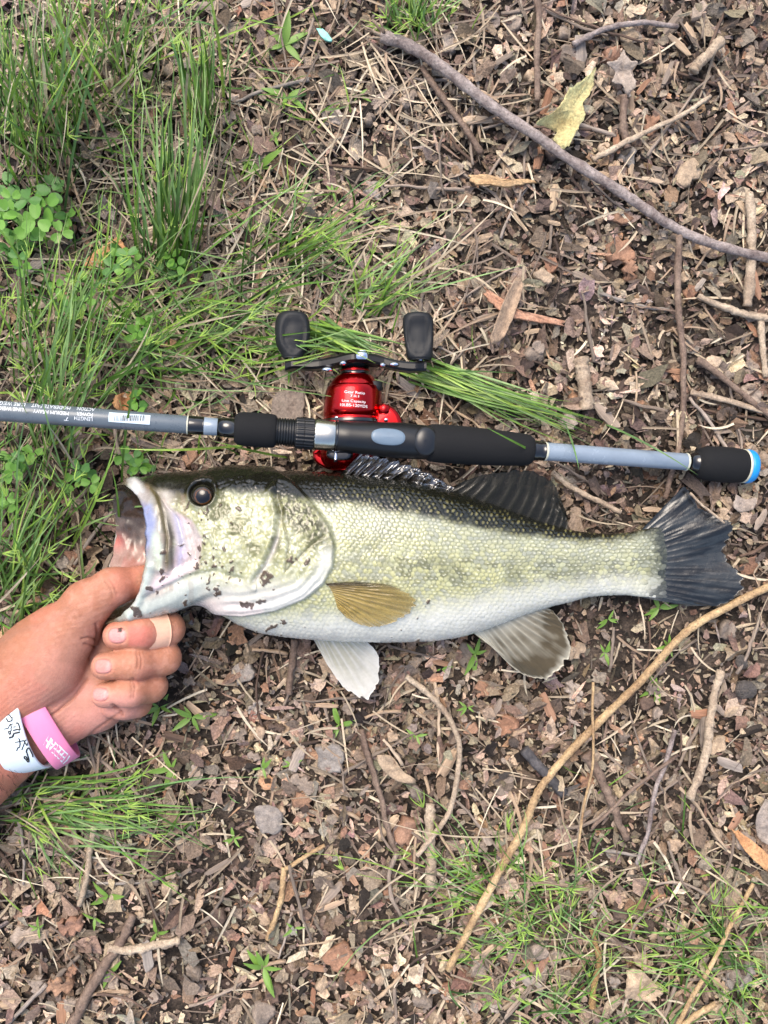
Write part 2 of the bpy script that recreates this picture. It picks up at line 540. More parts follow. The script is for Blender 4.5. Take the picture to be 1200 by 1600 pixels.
# ------------------------------------------------------------------ single leaves, chips and twigs
TONES = {
    'grey brown': [L4(112, 103, 96), L4(130, 119, 111), L4(146, 134, 125), L4(118, 107, 99)],
    'tan': [L4(150, 134, 118), L4(168, 150, 130), L4(158, 138, 120), L4(180, 164, 147)],
    'dark brown': [L4(72, 59, 52), L4(90, 74, 65), L4(98, 82, 74), L4(64, 54, 49)],
    'pale grey': [L4(138, 132, 128), L4(160, 150, 143), L4(150, 140, 134), L4(128, 124, 122)],
    'reddish brown': [L4(146, 114, 94), L4(132, 98, 80), L4(152, 122, 102), L4(138, 106, 92)],
}
TONES = {t: [(c[0] * 1.14, c[1] * 1.1, c[2] * 1.02, 1.0) for c in r] for t, r in TONES.items()}
leaf_ms = {t: surf_mat('leaf_' + t.replace(' ', '_'), ramp=r, rough=0.7, spec=0.4, var=0.55, scale=5200.0, bump=0.9, bump_scale=9000.0, bump_dist=0.0010, vein=0.22, vein_scale=14000.0) for t, r in TONES.items()}
chip_ms = {t: surf_mat('chip_' + t.replace(' ', '_'), ramp=r, rough=0.8, spec=0.3, var=0.65, scale=4200.0, bump=0.9, bump_scale=7000.0, bump_dist=0.001, stretch=(0.15, 1.6, 1.6)) for t, r in TONES.items()}
flat_ms = {t: surf_mat('flat_leaf_' + t.replace(' ', '_'), ramp=r, rough=0.7, spec=0.4, var=0.55, scale=240.0, bump=0.9, bump_scale=420.0, bump_dist=0.0012, vein=0.2, vein_scale=900.0) for t, r in TONES.items()}
wood_ms = {t: surf_mat('wood_' + t.replace(' ', '_'), ramp=r, rough=0.8, spec=0.3, var=0.6, scale=420.0, bump=0.9, bump_scale=800.0, bump_dist=0.0008, stretch=(0.2, 1.6, 1.6)) for t, r in TONES.items()}

def leaf_mesh(kind, mat, r):
    """a dead leaf or torn piece about 1 unit (= 1 pixel radius x r) big, in metres"""
    n = 26 if kind == 'lobed' else 15
    if kind == 'lobed':
        t = np.linspace(0, 2 * np.pi, n, endpoint=False)
        u = np.cos(t)
        wdt = 0.55 * np.abs(np.sin(t)) ** 0.7 * (1 + 0.38 * np.cos(u * rng.uniform(7, 10) + rng.uniform(0, 6)))
        x = u * 1.15; y = np.sign(np.sin(t)) * wdt
        cutx = rng.uniform(-0.2, 1.3)
        m = x > cutx
        x[m] = cutx + rng.uniform(-0.15, 0.12, m.sum())
    else:
        t = np.linspace(0, 2 * np.pi, n, endpoint=False)
        rr = rng.uniform(0.62, 1.1, n)
        q = rng.uniform(0.5, 0.95)
        x = rr * np.cos(t); y = rr * np.sin(t) * q
    cu = rng.normal(0, 0.30); cl = rng.normal(0, 0.16); fo = rng.normal(0, 0.22)
    vs = [(0, 0)]
    for s in (0.45, 0.78, 1.0):
        vs += list(zip(x * s, y * s))
    vs = np.array(vs)
    ph = rng.uniform(0, 6, 2)
    z = cu * vs[:, 1] ** 2 + cl * vs[:, 0] ** 2 + fo * np.abs(vs[:, 1]) + 0.05 * np.sin(vs[:, 0] * 6 + ph[0]) * np.cos(vs[:, 1] * 7 + ph[1]) + rng.normal(0, 0.025, len(vs))
    v = np.stack([vs[:, 0], vs[:, 1], z - z.min()], 1) * r
    f = []
    j = np.arange(n); j2 = (j + 1) % n
    f.append(np.stack([0 * j, 1 + j, 1 + j2], 1))
    for k in range(2):
        f.append(np.stack([1 + k * n + j, 1 + (k + 1) * n + j, 1 + (k + 1) * n + j2, 1 + k * n + j2], 1))
    # thickness: a lower sheet
    nv = len(v)
    v2 = v.copy(); v2[:, 2] -= 0.0004
    g = [a[:, ::-1] + nv for a in f]
    rim = 1 + 2 * n
    side = np.stack([rim + j, rim + nv + j, rim + nv + j2, rim + j2], 1)
    return new_mesh('dead_leaf', np.concatenate([v, v2]), f + g + [side], mat, True)

def chip_mesh(mat, r, asp):
    m, n = 6, 7
    a = np.linspace(0, 2 * np.pi, n, endpoint=False) + rng.uniform(-0.2, 0.2, n)
    rr = rng.uniform(0.75, 1.15, n)
    v = []
    for i in range(m):
        u = -1 + 2 * i / (m - 1)
        w = asp * (1 - 0.25 * abs(u) ** 4) * rng.uniform(0.85, 1.1)
        for j in range(n):
            e = (rng.normal(0, 0.07) if 0 < i < m - 1 else rng.normal(0, 0.14))
            v.append((u + e, w * rr[j] * math.cos(a[j]) + 0.1 * asp * u * u, 0.45 * w * rr[j] * math.sin(a[j])))
    v = np.array(v); v[:, 2] -= v[:, 2].min()
    return new_mesh('wood_chip', v * r, [grid_faces(m, n, True), tuple(range(n)), tuple(range((m - 1) * n, m * n))[::-1]], mat, False)

def twig_mesh(mat, r, thick, name='twig'):
    m = 11
    u = np.linspace(-1, 1, m)
    p = np.stack([u, 0.12 * rng.normal() * u ** 2 + np.cumsum(rng.normal(0, 0.018, m)), np.cumsum(rng.normal(0, 0.010, m))], 1)
    p[:, 1] -= p[:, 1].mean(); p[:, 2] -= p[:, 2].min()
    rad = thick * (1 - 0.3 * (u + 1) / 2) * rng.uniform(0.85, 1.15, m)
    rad[rng.integers(2, m - 2)] *= 1.35
    return tube_mesh(name, p * r, rad, mat, 7)

def hidden_by(px, py):
    """true where the fish, hand, rod or reel hide the ground"""
    if 190 < px < 1010 and 770 < py < 985: return True
    if 1010 <= px < 1130 and 830 < py < 930: return True
    if px < 250 and 930 < py < 1150 and py > 1150 - 1.2 * (px + 60): return True
    if abs(py - (642 + 0.0743 * px)) < 22: return True
    if 500 < px < 620 and 580 < py < 735: return True
    return False

placed = []
def spot(mind):
    for _ in range(200):
        px, py = rng.uniform(4, 1196), rng.uniform(4, 1596)
        if hidden_by(px, py): continue
        if rng.random() < float(soilness(np.array(px), np.array(py))) * 0.7: continue
        if all((px - a) ** 2 + (py - b_) ** 2 > mind * mind for a, b_ in placed[-140:]):
            placed.append((px, py)); return px, py
    return px, py

LEAFW = {'lobed': 'torn lobed leaf', 'scrap': 'leaf scrap'}
tone_names = list(TONES); tone_p = np.array([0.46, 0.24, 0.09, 0.13, 0.08])
leaf_bank = []
for i in range(56):
    t = rng.choice(tone_names, p=tone_p); k = 'lobed' if rng.random() < 0.45 else 'scrap'
    leaf_bank.append((t, k, leaf_mesh(k, leaf_ms[t], S)))
def put(o, px, py, z, rz, tilt=(0, 0), sc=1.0):
    o.location = P(px, py, float(gpx(px, py)) + z)
    o.rotation_euler = (tilt[0], tilt[1], rz)
    o.scale = (sc, sc, sc)
for i in range(300):
    t, k, me = leaf_bank[rng.integers(len(leaf_bank))]
    px, py = spot(20)
    size = rng.uniform(9, 17) if rng.random() < 0.85 else rng.uniform(17, 26)
    o = obj('dead_leaf', me)
    put(o, px, py, rng.uniform(0.0035, 0.007), rng.uniform(0, 6.28), rng.normal(0, 0.17, 2), size)
    big = 'large ' if size > 17 else 'small '
    tag(o, place_label(f'{big}{t} {LEAFW[k]}', px, py), 'dead leaf', 'dead leaves on the soil')

chip_bank = []
for i in range(30):
    t = rng.choice(tone_names, p=[0.3, 0.36, 0.16, 0.1, 0.08])
    chip_bank.append((t, chip_mesh(chip_ms[t], S, rng.uniform(0.22, 0.5))))
for i in range(170):
    t, me = chip_bank[rng.integers(len(chip_bank))]
    px, py = spot(16)
    size = rng.uniform(9, 22)
    o = obj('wood_chip', me)
    put(o, px, py, rng.uniform(0.003, 0.006), rng.uniform(0, 6.28), rng.normal(0, 0.12, 2), size)
    tag(o, place_label(f'{t} splintered wood chip', px, py), 'wood chip', 'wood chips on the soil')

twig_bank = []
for i in range(34):
    t = rng.choice(tone_names, p=[0.36, 0.26, 0.16, 0.14, 0.08])
    ln = rng.uniform(26, 75)
    twig_bank.append((t, ln, twig_mesh(wood_ms[t], S * ln, S * rng.uniform(1.6, 4.0))))
for i in range(190):
    t, ln, me = twig_bank[rng.integers(len(twig_bank))]
    px, py = spot(14)
    if px < 330 and py < 620 and rng.random() < 0.5: px += 600
    o = obj('twig', me)
    put(o, px, py, rng.uniform(0.004, 0.008), rng.uniform(0, 6.28), rng.normal(0, 0.04, 2), rng.uniform(0.8, 1.15))
    ad_ = 'long' if ln > 55 else 'short'
    tag(o, place_label(f'{ad_} {t} dry twig', px, py), 'twig', 'dry twigs on the soil')

# ---- small stones
stone_m = surf_mat('stone', ramp=[L4(120, 112, 104), L4(96, 92, 92), L4(150, 126, 104), L4(88, 80, 74)], rough=0.6, var=0.5, scale=2.2, bump=0.7, bump_scale=5.0, bump_dist=0.3)
def stone_mesh():
    n, m = 12, 9
    v = []
    for i in range(m):
        th = math.pi * (i + 0.02) / (m - 0.96)
        for j in range(n):
            ph = 2 * math.pi * j / n
            v.append((math.sin(th) * math.cos(ph), math.sin(th) * math.sin(ph) * 0.8, math.cos(th) * 0.55))
    v = np.array(v)
    k = 1 + 0.28 * (fbm(v[:, 0] * 1.6 + v[:, 2] * 2 + rng.uniform(0, 50), v[:, 1] * 1.6, 3, 3) - 0.5) * 2
    return new_mesh('stone', v * k[:, None], [grid_faces(m, n, True), tuple(range(n))[::-1], tuple(range((m - 1) * n, m * n))], stone_m, True)
stones = [stone_mesh() for _ in range(6)]
for (px, py, r_, lab) in ((1165, 1078, 17, 'rounded brown stone at the right edge below the tail fin'),
                          (1158, 1035, 12, 'grey cut stem stub standing above the brown stone at right'),
                          (803, 1161, 9, 'small tan pebble left of the long straw stalk'),
                          (722, 618, 9, 'small grey pebble right of the red reel')):
    o = obj('pebble' if r_ < 15 else 'stone', stones[rng.integers(6)])
    put(o, px, py, 0.006, rng.uniform(0, 6), (0, 0), r_ * S)
    tag(o, lab.replace('grey cut stem stub standing', 'oval grey pebble lying'), 'stone')
for i in range(40):
    px, py = spot(12)
    o = obj('pebble', stones[rng.integers(6)])
    put(o, px, py, 0.004, rng.uniform(0, 6), (0, 0), rng.uniform(3.5, 7) * S)
    tag(o, place_label('tiny rounded pebble', px, py), 'pebble', 'pebbles on the soil')

# ------------------------------------------------------------------ the sticks one can single out
def stick_mat(name, c1, c2, sc=90.0):
    m, nt, b = mat_new(name)
    tc = N(nt, 'ShaderNodeTexCoord')
    n1 = N(nt, 'ShaderNodeTexNoise', Scale=sc, Detail=9.0, Roughness=0.75)
    n2 = N(nt, 'ShaderNodeTexNoise', Scale=700.0, Detail=6.0, Roughness=0.7)
    vo = N(nt, 'ShaderNodeTexVoronoi', Scale=330.0)
    for q in (n1, n2, vo):
        nt.links.new(tc.outputs['Object'], q.inputs['Vector'])
    cr = N(nt, 'ShaderNodeValToRGB')
    cr.color_ramp.elements[0].position = 0.38; cr.color_ramp.elements[0].color = c1
    cr.color_ramp.elements[1].position = 0.62; cr.color_ramp.elements[1].color = c2
    nt.links.new(n1.outputs[0], cr.inputs[0])
    mr = N(nt, 'ShaderNodeMapRange')
    mr.inputs['From Min'].default_value = 0.3; mr.inputs['From Max'].default_value = 0.7
    mr.inputs['To Min'].default_value = 0.5; mr.inputs['To Max'].default_value = 1.25
    nt.links.new(n2.outputs[0], mr.inputs['Value'])
    sp = N(nt, 'ShaderNodeMapRange')
    sp.inputs['From Min'].default_value = 0.08; sp.inputs['From Max'].default_value = 0.22
    sp.inputs['To Min'].default_value = 0.55; sp.inputs['To Max'].default_value = 1.0
    nt.links.new(vo.outputs[0], sp.inputs['Value'])
    c = mix_rgb(nt, cr.outputs[0], mr.outputs[0], 1.0)
    nt.links.new(mix_rgb(nt, c, sp.outputs[0], 1.0), b.inputs['Base Color'])
    b.inputs['Roughness'].default_value = 0.65
    bp = N(nt, 'ShaderNodeBump', Strength=0.9, Distance=0.0009)
    nt.links.new(n2.outputs[0], bp.inputs['Height']); nt.links.new(bp.outputs[0], b.inputs['Normal'])
    return m
bark_m = stick_mat('grey_purple_bark', L4(106, 92, 88), L4(170, 158, 152))
bark2_m = stick_mat('brown_bark', L4(98, 78, 66), L4(140, 120, 104))
stalk_m = stick_mat('straw_stalk', L4(150, 120, 86), L4(206, 178, 134), 60.0)
pale_m = stick_mat('pale_stick', L4(146, 126, 106), L4(196, 178, 154), 60.0)

def stick(name, pts, r0, r1, mat, parent=None, n=10, wob=1.0, seg=9):
    """pts: (px, py, z mm); r in pixels"""
    pts = np.asarray(pts, float)
    q = crom(pts, (len(pts) - 1) * seg + 1)
    m = len(q)
    q[:, 0] += wob * (fbm(np.arange(m) * 0.35, np.zeros(m), rng.integers(900), 2) - 0.5) * 3
    q[:, 1] += wob * (fbm(np.arange(m) * 0.35, np.zeros(m), rng.integers(900), 2) - 0.5) * 3
    w = PA(q[:, 0], q[:, 1], q[:, 2] / 1000)
    rad = np.linspace(r0, r1, m) * S * (1 + 0.10 * rng.normal(0, 1, m) * wob)
    me = tube_mesh(name, w, rad, mat, n)
    co = np.zeros(len(me.vertices) * 3); me.vertices.foreach_get('co', co); co = co.reshape(m, n, 3)
    c = w[:, None]; d = co - c
    k = 1 + 0.16 * min(wob, 1.0) * rng.normal(0, 1, (1, n, 1)) * 0.6 + 0.10 * rng.normal(0, 1, (m, n, 1)) * min(wob, 1.0)
    me.vertices.foreach_set('co', (c + d * k).reshape(-1)); me.update()
    return obj(name, me, parent)

br = empty('fallen_branch', P(600, 60, 0.0))
tag(br, 'long bare purple grey branch slanting across the upper right corner', 'branch')
stick('stem', [(596, 58, 13), (640, 72, 14), (700, 112, 15), (760, 160, 15), (830, 207, 15), (900, 256, 14), (970, 300, 14), (1040, 348, 13), (1110, 380, 12), (1210, 406, 12), (1330, 440, 12)], 9.5, 6.5, bark_m, br, 12, 0.5, 8)
for k, (dx, dy) in enumerate(((-34, -14), (-30, -2), (-22, -30), (-38, -22), (-12, -34))):
    stick('splinter', [(604, 60, 13), (604 + dx * 0.5, 60 + dy * 0.5, 14 + k), (604 + dx, 60 + dy, 15 + k)], 3.6, 1.0, pale_m if k % 2 else bark2_m, br, 6)
o = stick('twig', [(1062, 368, 12), (1059, 420, 11), (1060, 480, 10), (1066, 540, 9), (1068, 600, 9), (1066, 650, 9), (1060, 700, 8), (1048, 745, 7), (1040, 780, 7)], 5.6, 4.2, bark2_m, None, 9, 0.6)
tag(o, 'straight purple brown twig running down from the branch and under the rod butt', 'twig')
o = stick('twig', [(1060, 487, 10), (1030, 482, 9), (1000, 480, 8), (975, 476, 7)], 1.8, 1.0, bark2_m)
tag(o, 'hair thin dark side twig left of the straight purple twig', 'twig')
o = stick('straw_stalk', [(1212, 912, 12), (1150, 942, 12), (1090, 975, 11), (1055, 1005, 11), (1000, 1066, 11), (950, 1115, 11), (900, 1165, 11), (858, 1213, 11), (838, 1245, 11), (815, 1300, 11), (790, 1345, 11), (755, 1410, 11), (700, 1516, 9)], 6.0, 5.6, stalk_m, None, 10, 0.5)
tag(o, 'long golden straw stalk slanting from the right edge to the lower middle', 'stalk')
o = stick('bent_stick', [(634, 1056, 9), (662, 1077, 10), (690, 1105, 10), (706, 1130, 11), (718, 1165, 11), (716, 1205, 11), (703, 1265, 11), (680, 1302, 12), (652, 1337, 12)], 4.8, 3.8, pale_m, None, 9, 0.6)
tag(o, "pale bent stick curving down below the fish's belly", 'stick')
o = stick('stick', [(672, 1256, 8), (671, 1300, 8), (673, 1345, 8), (674, 1388, 7)], 6.8, 8.0, pale_m, None, 9, 1.0)
tag(o, 'short thick pale stick lying under the lower end of the bent stick', 'stick')
o = stick('stick', [(565, 1140, 8), (578, 1190, 9), (596, 1250, 9), (607, 1300, 9), (625, 1340, 8), (642, 1368, 7)], 4.8, 3.0, bark2_m, None, 8, 1.0)
tag(o, 'thin brown stick running down below the pelvic fin, left of the bent stick', 'stick')
o = stick('stick', [(1126, 1048, 9), (1115, 1090, 9), (1108, 1140, 10), (1100, 1190, 10), (1078, 1248, 9)], 6.0, 6.4, pale_m, None, 9, 1.0)
tag(o, 'knotty pale grey stick right of the long straw stalk, below the tail', 'stick')
o = stick('stick', [(838, -10, 9), (842, 40, 9), (838, 90, 9), (840, 158, 9)], 5.5, 5.0, bark2_m, None, 8, 0.8)
tag(o, 'short brown stick hanging down from the top edge above the curled leaf', 'stick')
o = stick('stick', [(896, 70, 9), (940, 48, 10), (1000, 36, 10), (1060, 42, 10)], 5.0, 3.6, bark_m, None, 8, 0.8)
tag(o, 'thin grey stick lying crosswise at the top, above the curled leaf', 'stick')
o = stick('stick', [(1082, 112, 10), (1100, 92, 11), (1128, 62, 11)], 7.5, 8.0, pale_m, None, 8, 1.0)
tag(o, 'stubby pale stick in the upper right corner', 'stick')
o = stick('stick', [(925, 250, 10), (960, 232, 10), (1010, 205, 10), (1060, 183, 10), (1110, 150, 10)], 5.0, 3.4, pale_m, None, 8, 0.8)
tag(o, 'long pale stick slanting right of the curled yellow leaf', 'stick')
o = stick('stick', [(976, 150, 9), (974, 190, 9), (980, 232, 9)], 6.0, 6.0, bark2_m, None, 8, 1.0)
tag(o, 'short dark stick crossing the slanting pale stick right of the curled leaf', 'stick')
o = stick('stick', [(1172, 300, 9), (1176, 360, 9), (1173, 430, 9), (1168, 480, 9)], 6.0, 8.5, pale_m, None, 8, 1.2)
tag(o, 'knobbly pale stick crossing the lower end of the branch at the right edge', 'stick')
o = stick('stick', [(1090, 462, 9), (1130, 480, 10), (1168, 492, 10), (1210, 500, 10)], 4.6, 6.0, pale_m, None, 8, 1.0)
tag(o, 'pale stick jutting in from the right edge above the rod butt', 'stick')
o = stick('stick', [(1188, 490, 9), (1192, 540, 9), (1198, 590, 9)], 5.5, 4.5, pale_m, None, 8, 1.0)
tag(o, 'short pale stick pointing down along the right edge above the rod butt', 'stick')
o = stick('stick', [(1090, 560, 10), (1130, 590, 10), (1190, 640, 10), (1230, 668, 10)], 5.0, 4.0, bark2_m, None, 8, 1.0)
tag(o, 'brown stick slanting above the butt of the rod at the right', 'stick')
o = stick('stick', [(1080, 612, 9), (1130, 625, 9), (1210, 648, 9)], 4.6, 4.6, pale_m, None, 8, 1.0)
tag(o, 'long fibrous pale stick just above the butt of the rod', 'stick')
o = stick('stick', [(1165, 700, 7), (1185, 712, 7), (1230, 745, 7)], 10, 11, pale_m, None, 9, 1.0)
tag(o, 'thick pale stick sticking out behind the blue butt ring', 'stick')
o = stick('stick', [(862, 738, 9), (885, 756, 9), (920, 776, 9), (970, 800, 9)], 4.6, 4.2, pale_m, None, 8, 0.8)
tag(o, 'pale twig lying between the rear dorsal fin and the rod', 'stick')
o = stick('stick', [(915, 1175, 8), (940, 1220, 9), (958, 1260, 9), (978, 1310, 8)], 8.5, 5.5, bark2_m, None, 9, 1.4)
tag(o, 'cracked brown stick right of the stalk, below the anal fin', 'stick')
o = stick('stick', [(818, 1170, 9), (840, 1195, 9), (882, 1240, 8)], 8.0, 8.0, stick_mat('charred_bark', L4(58, 56, 58), L4(92, 88, 88)), None, 9, 0.6)
tag(o, 'charred dark grey stick crossing under the long straw stalk', 'stick')
o = stick('stick', [(1055, 1140, 9), (1040, 1190, 10), (1022, 1240, 10), (1012, 1300, 10), (995, 1350, 9)], 3.8, 3.2, bark_m, None, 8, 0.8)
tag(o, 'thin grey forked looking stick in the lower right, left of the knotty stick', 'stick')
o = stick('stick', [(1060, 1180, 11), (1010, 1216, 11), (970, 1250, 11), (925, 1295, 10)], 3.0, 2.6, bark2_m, None, 8, 0.8)
tag(o, 'thin dark stick crossing the cracked brown stick in the lower right', 'stick')
o = stick('dry_stem', [(927, 1066, 12), (926, 1110, 13), (927, 1160, 13), (925, 1205, 13), (912, 1260, 12), (902, 1340, 11)], 2.2, 2.0, stalk_m, None, 6, 0.4)
tag(o, 'thin upright straw stem crossing the long straw stalk', 'stem')
o = stick('dry_stem', [(1178, 1380, 9), (1150, 1430, 10), (1110, 1510, 10), (1075, 1570, 10), (1050, 1620, 9)], 3.2, 3.6, stalk_m, None, 8, 0.6)
tag(o, 'straw coloured stem slanting through the grass in the lower right corner', 'stem')
o = stick('dry_stem', [(1118, 1568, 10), (1080, 1592, 10), (1040, 1630, 10)], 5.0, 5.0, stalk_m, None, 8, 0.6)
tag(o, 'short straw coloured stem at the bottom edge, lower right', 'stem')
o = stick('stick', [(170, 1480, 9), (205, 1484, 9), (240, 1476, 9), (282, 1468, 8)], 5.6, 5.6, pale_m, None, 8, 1.0)
tag(o, 'pale mottled stick lying level at the lower left, below the hand', 'stick')
o = stick('stick', [(208, 1430, 8), (190, 1470, 8), (150, 1530, 8), (110, 1610, 8)], 6.0, 8.0, bark2_m, None, 8, 1.2)
tag(o, 'brown stick slanting to the bottom edge at the lower left', 'stick')
o = stick('stick', [(148, 1290, 8), (140, 1330, 8), (136, 1370, 8), (124, 1415, 8)], 5.0, 4.5, pale_m, None, 8, 0.8)
tag(o, 'short pale stick pointing down below the wristbands', 'stick')
o = stick('stick', [(460, 1000, 7), (456, 1040, 8), (450, 1085, 8)], 6.0, 5.0, bark2_m, None, 8, 0.8)
tag(o, 'two finger long brown stick sticking out below the throat of the fish', 'stick')
o['label'] = "short brown stick sticking out below the fish's throat, left of the pelvic fin"
o = stick('stick', [(444, 1355, 8), (440, 1400, 9), (428, 1440, 9), (418, 1468, 8)], 4.5, 4.0, stalk_m, None, 8, 0.6)
tag(o, 'bent straw brown stem in the lower middle, left of the thin brown stick', 'stick')
o = stick('stick', [(508, 1320, 8), (475, 1340, 9), (446, 1358, 9)], 3.4, 3.4, stalk_m, None, 8, 0.6)
tag(o, 'thin straw stem meeting the top of the bent straw brown stem', 'stick')
o = stick('stick', [(908, 560, 8), (912, 590, 9), (916, 640, 8)], 11, 11, pale_m, None, 9, 0.8)
tag(o, 'stout pale log like twig above the rod, right of the trailing grass', 'stick')
o = stick('stick', [(660, 105, 8), (690, 150, 8), (720, 190, 8), (752, 240, 7)], 5.0, 5.0, bark2_m, None, 8, 1.0)
tag(o, 'brown twig running close under the upper part of the long branch', 'stick')

# ---- the leaves and bark pieces one can single out
def shaped_leaf(name, outline, z0, zfun, mat, label, cat, thick=0.0005, n=26):
    """a leaf from a closed outline in pixels, with its own relief"""
    out = crom(np.vstack([outline, outline[:1]]), len(outline) * 5 + 1)[:-1]
    c = out.mean(0)
    out = c + (out - c) * (1 + rng.normal(0, 0.045, (len(out), 1)))
    rings = [0.0, 0.3, 0.6, 0.85, 1.0]
    k = len(out)
    vs = [c[None]]
    for s_ in rings[1:]:
        vs.append(c + (out - c) * s_)
    q = np.concatenate(vs)
    z = z0 + np.array([zfun(a, b_) for a, b_ in q]) / 1000 + 0.0022 * (fbm(q[:, 0] * 0.12, q[:, 1] * 0.12, 71, 3) - 0.5)
    v = PA(q[:, 0], q[:, 1], z)
    f = []
    j = np.arange(k); j2 = (j + 1) % k
    f.append(np.stack([0 * j, 1 + j2, 1 + j], 1))
    for i in range(len(rings) - 2):
        f.append(np.stack([1 + i * k + j, 1 + i * k + j2, 1 + (i + 1) * k + j2, 1 + (i + 1) * k + j], 1))
    nv = len(v); v2 = v.copy(); v2[:, 2] -= thick
    g = [a[:, ::-1] + nv for a in f]
    rim = 1 + (len(rings) - 2) * k
    side = np.stack([rim + j, rim + j2, rim + nv + j2, rim + nv + j], 1)
    o = obj(name, new_mesh(name, np.concatenate([v, v2]), f + g + [side], mat, True))
    return tag(o, label, cat)

yleaf_m = stick_mat('yellow_green_leaf', L4(186, 168, 116), L4(202, 202, 148), 40.0)
shaped_leaf('curled_leaf', [(931, 100), (920, 118), (890, 138), (878, 160), (862, 176), (838, 192), (870, 203), (864, 220), (886, 233), (900, 205), (914, 183), (912, 160), (926, 140)], 0.014,
            lambda x, y: 9 * abs(((x - 905) * 0.86 + (y - 160) * 0.5) / 30) ** 1.5 + 1.5 * math.sin(y * 0.12), yleaf_m, 'curled yellow green leaf lying above the long branch', 'leaf')
orange_m = stick_mat('orange_bark', L4(176, 124, 82), L4(214, 164, 116), 70.0)
shaped_leaf('bark_piece', [(184, 370), (197, 384), (182, 397), (160, 412), (142, 420), (132, 412), (150, 392)], 0.012, lambda x, y: 0.004 * (x - y * 0.5) ** 1 + 1.5 * math.sin(x * 0.2), orange_m, 'bright orange tan bark piece in the grass left of the tall tuft', 'bark piece', 0.002)
shaped_leaf('bark_strip', [(734, 274), (760, 272), (790, 280), (815, 279), (840, 283), (820, 287), (790, 291), (765, 288), (740, 287)], 0.010, lambda x, y: 2.5 * math.sin((x - 734) * 0.05), stick_mat('tan_bark', L4(176, 142, 102), L4(204, 172, 130)), 'curly tan bark strip lying below the middle of the branch', 'bark strip', 0.0018)
shaped_leaf('bark_strip', [(756, 448), (775, 466), (800, 482), (840, 494), (878, 500), (876, 507), (835, 502), (796, 494), (765, 470)], 0.010, lambda x, y: 2.0 * math.sin((x - 734) * 0.03), stick_mat('orange_strip', L4(176, 126, 98), L4(206, 160, 132)), 'slim orange bark strip between the reel and the branch', 'bark strip', 0.0018)
shaped_leaf('dead_leaf', [(806, 434), (816, 440), (812, 470), (800, 500), (782, 534), (766, 532), (776, 500), (790, 462)], 0.013, lambda x, y: 3.0 * abs(x - (800 - (y - 480) * 0.35)) / 12, flat_ms['tan'], 'folded tan leaf standing on the slim orange bark strip', 'dead leaf')
shaped_leaf('leaf_piece', [(974, 78), (984, 92), (996, 98), (986, 112), (994, 130), (980, 148), (972, 132), (956, 128), (962, 112), (948, 98), (964, 94)], 0.010, lambda x, y: 3.5 * abs(x - 972) / 20 + 1.5 * math.sin(y * 0.15), flat_ms['pale grey'], 'big pale grey leaf right of the curled yellow green leaf', 'dead leaf')
shaped_leaf('leaf_piece', [(1150, 772), (1165, 780), (1182, 778), (1178, 795), (1160, 800), (1146, 792)], 0.010, lambda x, y: 1.5 * math.sin(x * 0.15), flat_ms['pale grey'], 'pale grey torn leaf just below the blue butt ring', 'dead leaf')
shaped_leaf('leaf_piece', [(980, 1516), (1000, 1516), (1034, 1548), (1020, 1564), (980, 1560), (978, 1540)], 0.011, lambda x, y: 2.0 * math.sin(x * 0.1 + y * 0.1), flat_ms['tan'], 'big crisp tan leaf piece near the bottom edge, lower right', 'dead leaf')
shaped_leaf('leaf_piece', [(1144, 1296), (1160, 1302), (1195, 1330), (1210, 1350), (1200, 1362), (1165, 1330)], 0.011, lambda x, y: 3.0 * math.sin(x * 0.06), orange_m, 'rolled orange tan leaf at the right edge, lower right', 'dead leaf')
shaped_leaf('leaf_piece', [(1196, 1245), (1214, 1260), (1212, 1320), (1186, 1310), (1182, 1280)], 0.010, lambda x, y: 1.5 * math.sin(y * 0.1), flat_ms['pale grey'], 'pale grey leaf cut off by the right edge above the rolled leaf', 'dead leaf')
shaped_leaf('leaf_piece', [(396, 1262), (420, 1258), (440, 1272), (436, 1300), (410, 1302), (400, 1286)], 0.009, lambda x, y: 1.0 * math.sin(x * 0.15), flat_ms['pale grey'], 'smooth pale grey leaf lying in the lower middle left', 'dead leaf')
shaped_leaf('leaf_piece', [(588, 1180), (612, 1182), (630, 1205), (650, 1220), (625, 1222), (600, 1205)], 0.010, lambda x, y: 1.5 * math.sin(x * 0.12), flat_ms['tan'], 'ragged tan leaf just right of the thin brown stick', 'dead leaf')
shaped_leaf('leaf_piece', [(180, 618), (205, 612), (214, 630), (208, 640), (188, 642), (176, 632)], 0.010, lambda x, y: 3 * math.sin(x * 0.25), orange_m, 'crumpled orange brown leaf behind the rod at the left', 'dead leaf')
shaped_leaf('bark_piece', [(432, 612), (472, 610), (474, 640), (466, 655), (430, 655), (424, 636)], 0.009, lambda x, y: 0.8 * math.sin(x * 0.2), stick_mat('grey_bark', L4(116, 104, 94), L4(150, 136, 124)), 'flat grey bark slab between the threaded seat and left handle knob', 'bark piece', 0.002)
teal_m = surf_mat('teal_plastic', L4(130, 196, 184), rough=0.5, var=0.1)
shaped_leaf('plastic_scrap', [(494, 44), (506, 46), (518, 60), (516, 65), (504, 60)], 0.011, lambda x, y: 0.0, teal_m, 'small teal plastic scrap near the top edge, left of the branch', 'scrap', 0.0012)
catkin_m = surf_mat('catkin', L4(160, 128, 84), var=0.7, scale=900.0, rough=0.85, bump=1.0, bump_scale=900.0, bump_dist=0.002)
qc = crom([(924, 1452, 10), (932, 1480, 11), (936, 1505, 11), (928, 1540, 11), (925, 1575, 10)], 60)
rad = S * 6.0 * (0.6 + 0.5 * rng.random(60)) * np.linspace(0.7, 1, 60)
o = obj('catkin', tube_mesh('catkin', PA(qc[:, 0], qc[:, 1], qc[:, 2] / 1000), rad, catkin_m, 9))
